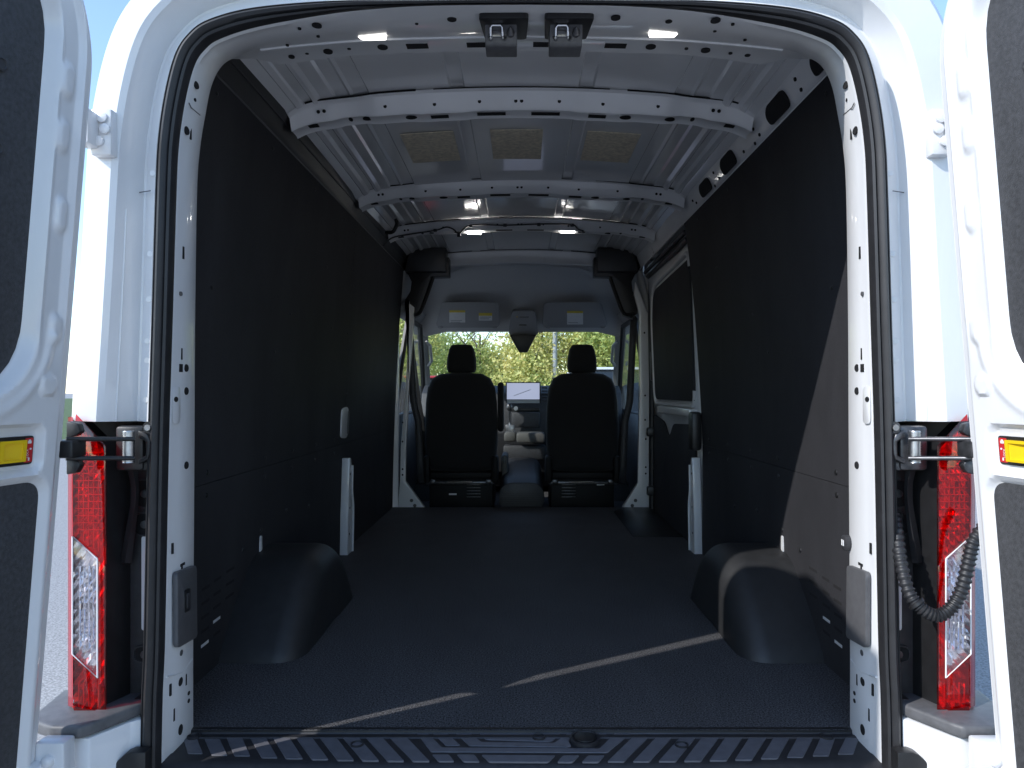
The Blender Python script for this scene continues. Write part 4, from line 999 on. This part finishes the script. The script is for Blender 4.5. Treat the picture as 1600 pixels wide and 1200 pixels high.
    hb(lc_ - .0045, lc_ + .0035, .7125, .7175, -.0098, .0006, 'whitelabel', 'lock_symbol', .001, 0)
    hb(lc_ - .0030, lc_ + .0020, .717, .720, -.0098, .0006, 'whitelabel', 'lock_symbol', .002, 0)
    hb(lc_ - .0055, lc_ - .0015, .7005, .704, -.0098, .0006, 'whitelabel', 'dot_symbol', .0017, 0)
    hb(lc_ - .0025, lc_ + .0005, .680, .686, -.0098, .0006, 'whitelabel', 'arrow_symbol', .001, 0)
    fc = bpy.data.curves.new('lock_text', 'FONT'); fc.body = 'LOCK'; fc.size = .0065; fc.align_x = 'CENTER'; fc.align_y = 'CENTER'
    fo = bpy.data.objects.new('lock_text_curve', fc); COL.objects.link(fo)
    dg = bpy.context.evaluated_depsgraph_get(); me = bpy.data.meshes.new_from_object(fo.evaluated_get(dg))
    bpy.data.objects.remove(fo)
    c = P(lc_ + .003, .694, -.0090); ux = Vector((0, 0, 1)); uy = NV.cross(ux)
    me.transform(Matrix(((ux.x, uy.x, NV.x, c.x), (ux.y, uy.y, NV.y, c.y), (ux.z, uy.z, NV.z, c.z), (0, 0, 0, 1))))
    me.materials.clear(); link('lock_text', me, M['whitelabel'], d, 0)
    return d
DOOR = {sg: rear_door(sg) for sg in (-1, 1)}

# corrugated wiring hose between body and door
hp = spline([tuple(U(*p)) for p in ((1397, 800, -.10), (1402, 835, -.14), (1408, 880, -.175), (1420, 925, -.20), (1440, 951, -.215), (1464, 962, -.22), (1486, 950, -.222), (1503, 920, -.222), (1513, 880, -.222), (1522, 845, -.222), (1545, 815, -.226))], 18)
hose = tube('wiring_hose', hp, .0125, M['rubber'], VAN, 14, rfn=lambda i: .0143 if (i % 4) < 2 else .0112, label='black corrugated wiring hose looping from body to the sunlit door')
k = hp[12]; 
for i0, rr in ((2, .017), (64, .0175)):
    a, b = hp[i0], hp[i0 + 3]
    tube('hose_collar', [a, b], rr, M['black'], hose, 14)

# wheels under the van
for wx_, wy in ((-.86, .86), (.86, .86), (-.86, 4.55), (.86, 4.55)):
    bm = bmesh.new(); rings = []
    for r, x in ((.20, -.11), (.33, -.115), (.352, -.09), (.355, 0), (.352, .09), (.33, .115), (.20, .11)):
        rings.append([Vector((wx_ + x, wy + math.cos(t * math.pi / 20) * r, -.68 + .353 + math.sin(t * math.pi / 20) * r)) for t in range(40)])
    bm.free()
    wl = loft('wheel', rings, M['tyre'], VAN, closed=True, smooth=40)
    tube('rim', [(wx_ - .10, wy, -.327), (wx_ - .06, wy, -.327), (wx_ + .06, wy, -.327), (wx_ + .10, wy, -.327)], .2, M['zinc'], wl, 24)

# ------------------------------------------------------------------ outside, ahead of the windscreen
def leaf_mesh(name, n, rad, seed, leaf=.11):
    rd = random.Random(seed); vs, fs = [], []
    lobes = [(Vector((rd.uniform(-1, 1) * rad[0] * .55, rd.uniform(-1, 1) * rad[0] * .55, rd.uniform(-.7, .8) * rad[1] * .7)), rd.uniform(.35, .62)) for _ in range(15)]
    for _ in range(n):
        lc, lr = rd.choice(lobes)
        while True:
            d = Vector((rd.gauss(0, 1), rd.gauss(0, 1), rd.gauss(0, 1)))
            if d.length > .01: break
        d.normalize(); q = rd.random() ** .45
        c = lc + Vector((d.x * rad[0], d.y * rad[0], d.z * rad[1])) * lr * q
        u = Vector((rd.uniform(-1, 1), rd.uniform(-1, 1), rd.uniform(-1, 1))).normalized()
        v = u.cross(Vector((rd.uniform(-1, 1), rd.uniform(-1, 1), rd.uniform(-.3, 1)))).normalized(); s = leaf * rd.uniform(.6, 1.3)
        b = len(vs); vs += [c - u * s, c + v * s * .5, c + u * s, c - v * s * .5]; fs.append((b, b + 1, b + 2, b + 3))
    me = bpy.data.meshes.new(name); me.from_pydata([tuple(v) for v in vs], [], fs); return me
def trunk_mesh(name, h, seed):
    rd = random.Random(seed); vs, fs = [], []
    def limb(a, b, r0, r1, n=5):
        base = len(vs); t = (b - a).normalized(); u = t.cross(Vector((.3, 1, .2))).normalized(); v = t.cross(u); m = 4
        bend = Vector((rd.uniform(-.1, .1), rd.uniform(-.1, .1), 0)) * (b - a).length
        for j in range(m + 1):
            f = j / m; c = a.lerp(b, f) + bend * math.sin(f * math.pi); r = r0 + (r1 - r0) * f
            for k in range(n): vs.append(c + (u * math.cos(2 * math.pi * k / n) + v * math.sin(2 * math.pi * k / n)) * r)
        for j in range(m):
            for k in range(n): fs.append((base + j * n + k, base + j * n + (k + 1) % n, base + (j + 1) * n + (k + 1) % n, base + (j + 1) * n + k))
    top = Vector((0, 0, h * .9)); limb(Vector((0, 0, -.1)), top, .09, .03, 8)
    for i in range(16):
        z = h * rd.uniform(.28, .8); ang = rd.uniform(0, 6.28); ln = h * rd.uniform(.25, .42)
        a = Vector((0, 0, z)); b = a + Vector((math.cos(ang) * ln * .75, math.sin(ang) * ln * .75, ln * .8)); limb(a, b, .035, .008)
        c = a.lerp(b, .6); ang += rd.uniform(-.8, .8); limb(c, c + Vector((math.cos(ang) * ln * .4, math.sin(ang) * ln * .4, ln * .4)), .016, .004)
    me = bpy.data.meshes.new(name); me.from_pydata([tuple(v) for v in vs], [], fs)
    me.polygons.foreach_set('use_smooth', [True] * len(me.polygons)); return me
LEAF = [leaf_mesh('crown', 15000, (2.0, 1.75), 11 + i, .058) for i in range(3)]; TR = [trunk_mesh('trunk', 4.2, 31 + i) for i in range(3)]
for t in TR: t.materials.append(M['trunk'])
crown_cache = {}
trees = [(-3.4, 17.6, .95, 'leaf_a', 0, 'yellow-green tree seen above the driver headrest'), (-1.2, 19.5, .82, 'leaf_a', 1, 'lower yellow-green tree beneath the patch of sky'),
         (.5, 18.2, .92, 'leaf_b', 2, 'amber tree with pale bare limbs behind the mirror mount'), (2.3, 18.8, 1.02, 'leaf_a', 0, 'yellow-green tree behind the grey lamp post'),
         (4.4, 17.4, 1.0, 'leaf_c', 1, 'greener tree seen past the passenger windscreen pillar'), (-6.3, 18.5, 1.05, 'leaf_c', 2, 'green tree seen through the driver side window'),
         (7.0, 19.5, 1.1, 'leaf_a', 1, 'yellow-green tree farthest toward the passenger side'), (-2.4, 24, .95, 'leaf_c', 2, 'green tree standing behind the yellow-green row'),
         (3.4, 25, 1.15, 'leaf_b', 0, 'taller amber tree behind the row, passenger side')]
for x, y, s, lm, var, lab in trees:
    e = bpy.data.objects.new('tree', None); COL.objects.link(e); e.location = (x, y, G); e.scale = (s, s, s); e.rotation_euler = (0, 0, x * 1.7)
    e['label'] = lab; e['category'] = 'tree'; e['group'] = 'trees ahead of the windscreen'
    t = bpy.data.objects.new('trunk', TR[var]); COL.objects.link(t); t.parent = e
    key = (var, lm)
    if key not in crown_cache:
        me = LEAF[var].copy(); me.materials.append(M[lm]); crown_cache[key] = me
    c = bpy.data.objects.new('crown', crown_cache[key]); COL.objects.link(c); c.parent = e; c.location = (0, 0, 2.35)

def car(x, y, paint, label, cat, hgt=1.7, ln=4.6, wd=1.85):
    e = bpy.data.objects.new('parked_car', None); COL.objects.link(e); e.location = (x, y, G); e['label'] = label; e['category'] = cat; e['group'] = 'cars parked ahead'
    sec = [(-ln / 2, .35, .55), (-ln / 2 + .05, .35, .98), (-ln / 2 + .9, .3, 1.05), (-ln / 2 + 1.5, .3, 1.08), (ln / 2 - .3, .3, 1.05), (ln / 2, .35, .95)]
    def sect(yy, z0, z1, w): return [Vector((a * w / 2, yy, b)) for a, b in ((-.92, z0), (-1, z0 + .25), (-1, z1 - .15), (-.94, z1), (.94, z1), (1, z1 - .15), (1, z0 + .25), (.92, z0))]
    b = loft('body', [sect(a, z0, z1, wd * (.9 if i in (0, 5) else 1)) for i, (a, z0, z1) in enumerate(sec)], M[paint], e, closed=True, caps=True)
    cs = [(-ln / 2 + 1.15, 1.02, 1.04, .9), (-ln / 2 + 1.75, 1.02, hgt - .04, .78), (0, 1.02, hgt, .78), (ln / 2 - .6, 1.02, hgt - .03, .77), (ln / 2 - .15, 1.0, 1.06, .86)]
    loft('cabin_glass', [[Vector((-wd / 2 * .93, a, z0)), Vector((-wd / 2 * w_, a, z1)), Vector((wd / 2 * w_, a, z1)), Vector((wd / 2 * .93, a, z0))] for a, z0, z1, w_ in cs], M['cardark'], e, caps=True)
    prism('roof', [Vector((a, b_, hgt - .03)) for a, b_ in rpoly([(-wd / 2 * .79, -ln / 2 + 1.7), (wd / 2 * .79, -ln / 2 + 1.7), (wd / 2 * .79, ln / 2 - .55), (-wd / 2 * .79, ln / 2 - .55)], .2)], (0, 0, .045), M[paint], e, bev=.015)
    for s in (-1, 1):
        for yy in (-ln / 2 + 1.7, .1, ln / 2 - .55):
            tube('roof_post', [(s * wd / 2 * .94, yy + (.12 if yy > 1 else 0), 1.03), (s * wd / 2 * .80, yy, hgt - .02)], .045, M[paint], e, 6)
        for yy in (-ln / 2 + .85, ln / 2 - .9):
            wl = tube('wheel', [(s * (wd / 2 - .20), yy, .34), (s * (wd / 2 + .01), yy, .34)], .34, M['tyre'], e, 20)
            tube('rim', [(s * (wd / 2), yy, .34), (s * (wd / 2 + .02), yy, .34)], .22, M['zinc'], wl, 14)
        box('tail_light', (s * wd * .40, -ln / 2 + .01, .85), (.22, .06, .16), M['redlabel'], e, .02)
        box('headlight', (s * wd * .38, ln / 2 - .03, .8), (.3, .08, .14), M['whitelabel'], e, .02)
    return e
car(-1.95, 11.9, 'carred', 'red car roof showing behind the driver headrest', 'car', 1.76)
car(1.75, 12.2, 'carwhite', 'white car behind the passenger headrest', 'car', 1.92)
car(-3.4, 10.2, 'carwhite', 'white car seen through the driver side window', 'car', 1.62)
car(3.9, 11.2, 'carwhite', 'white car seen through the passenger side window', 'car', 1.66)
pl = tube('lamp_post', [(.86, 17.2, G), (.86, 17.2, 1.0), (.86, 17.2, 6.5)], .065, M['pole'], None, 12, rfn=lambda i: (.075, .065, .05)[i], label='grey lamp post standing before the trees')
pl['category'] = 'lamp post'
box('lamp_head', (.86, 16.7, 6.5), (.28, 1.0, .10), M['pole'], pl, .03)
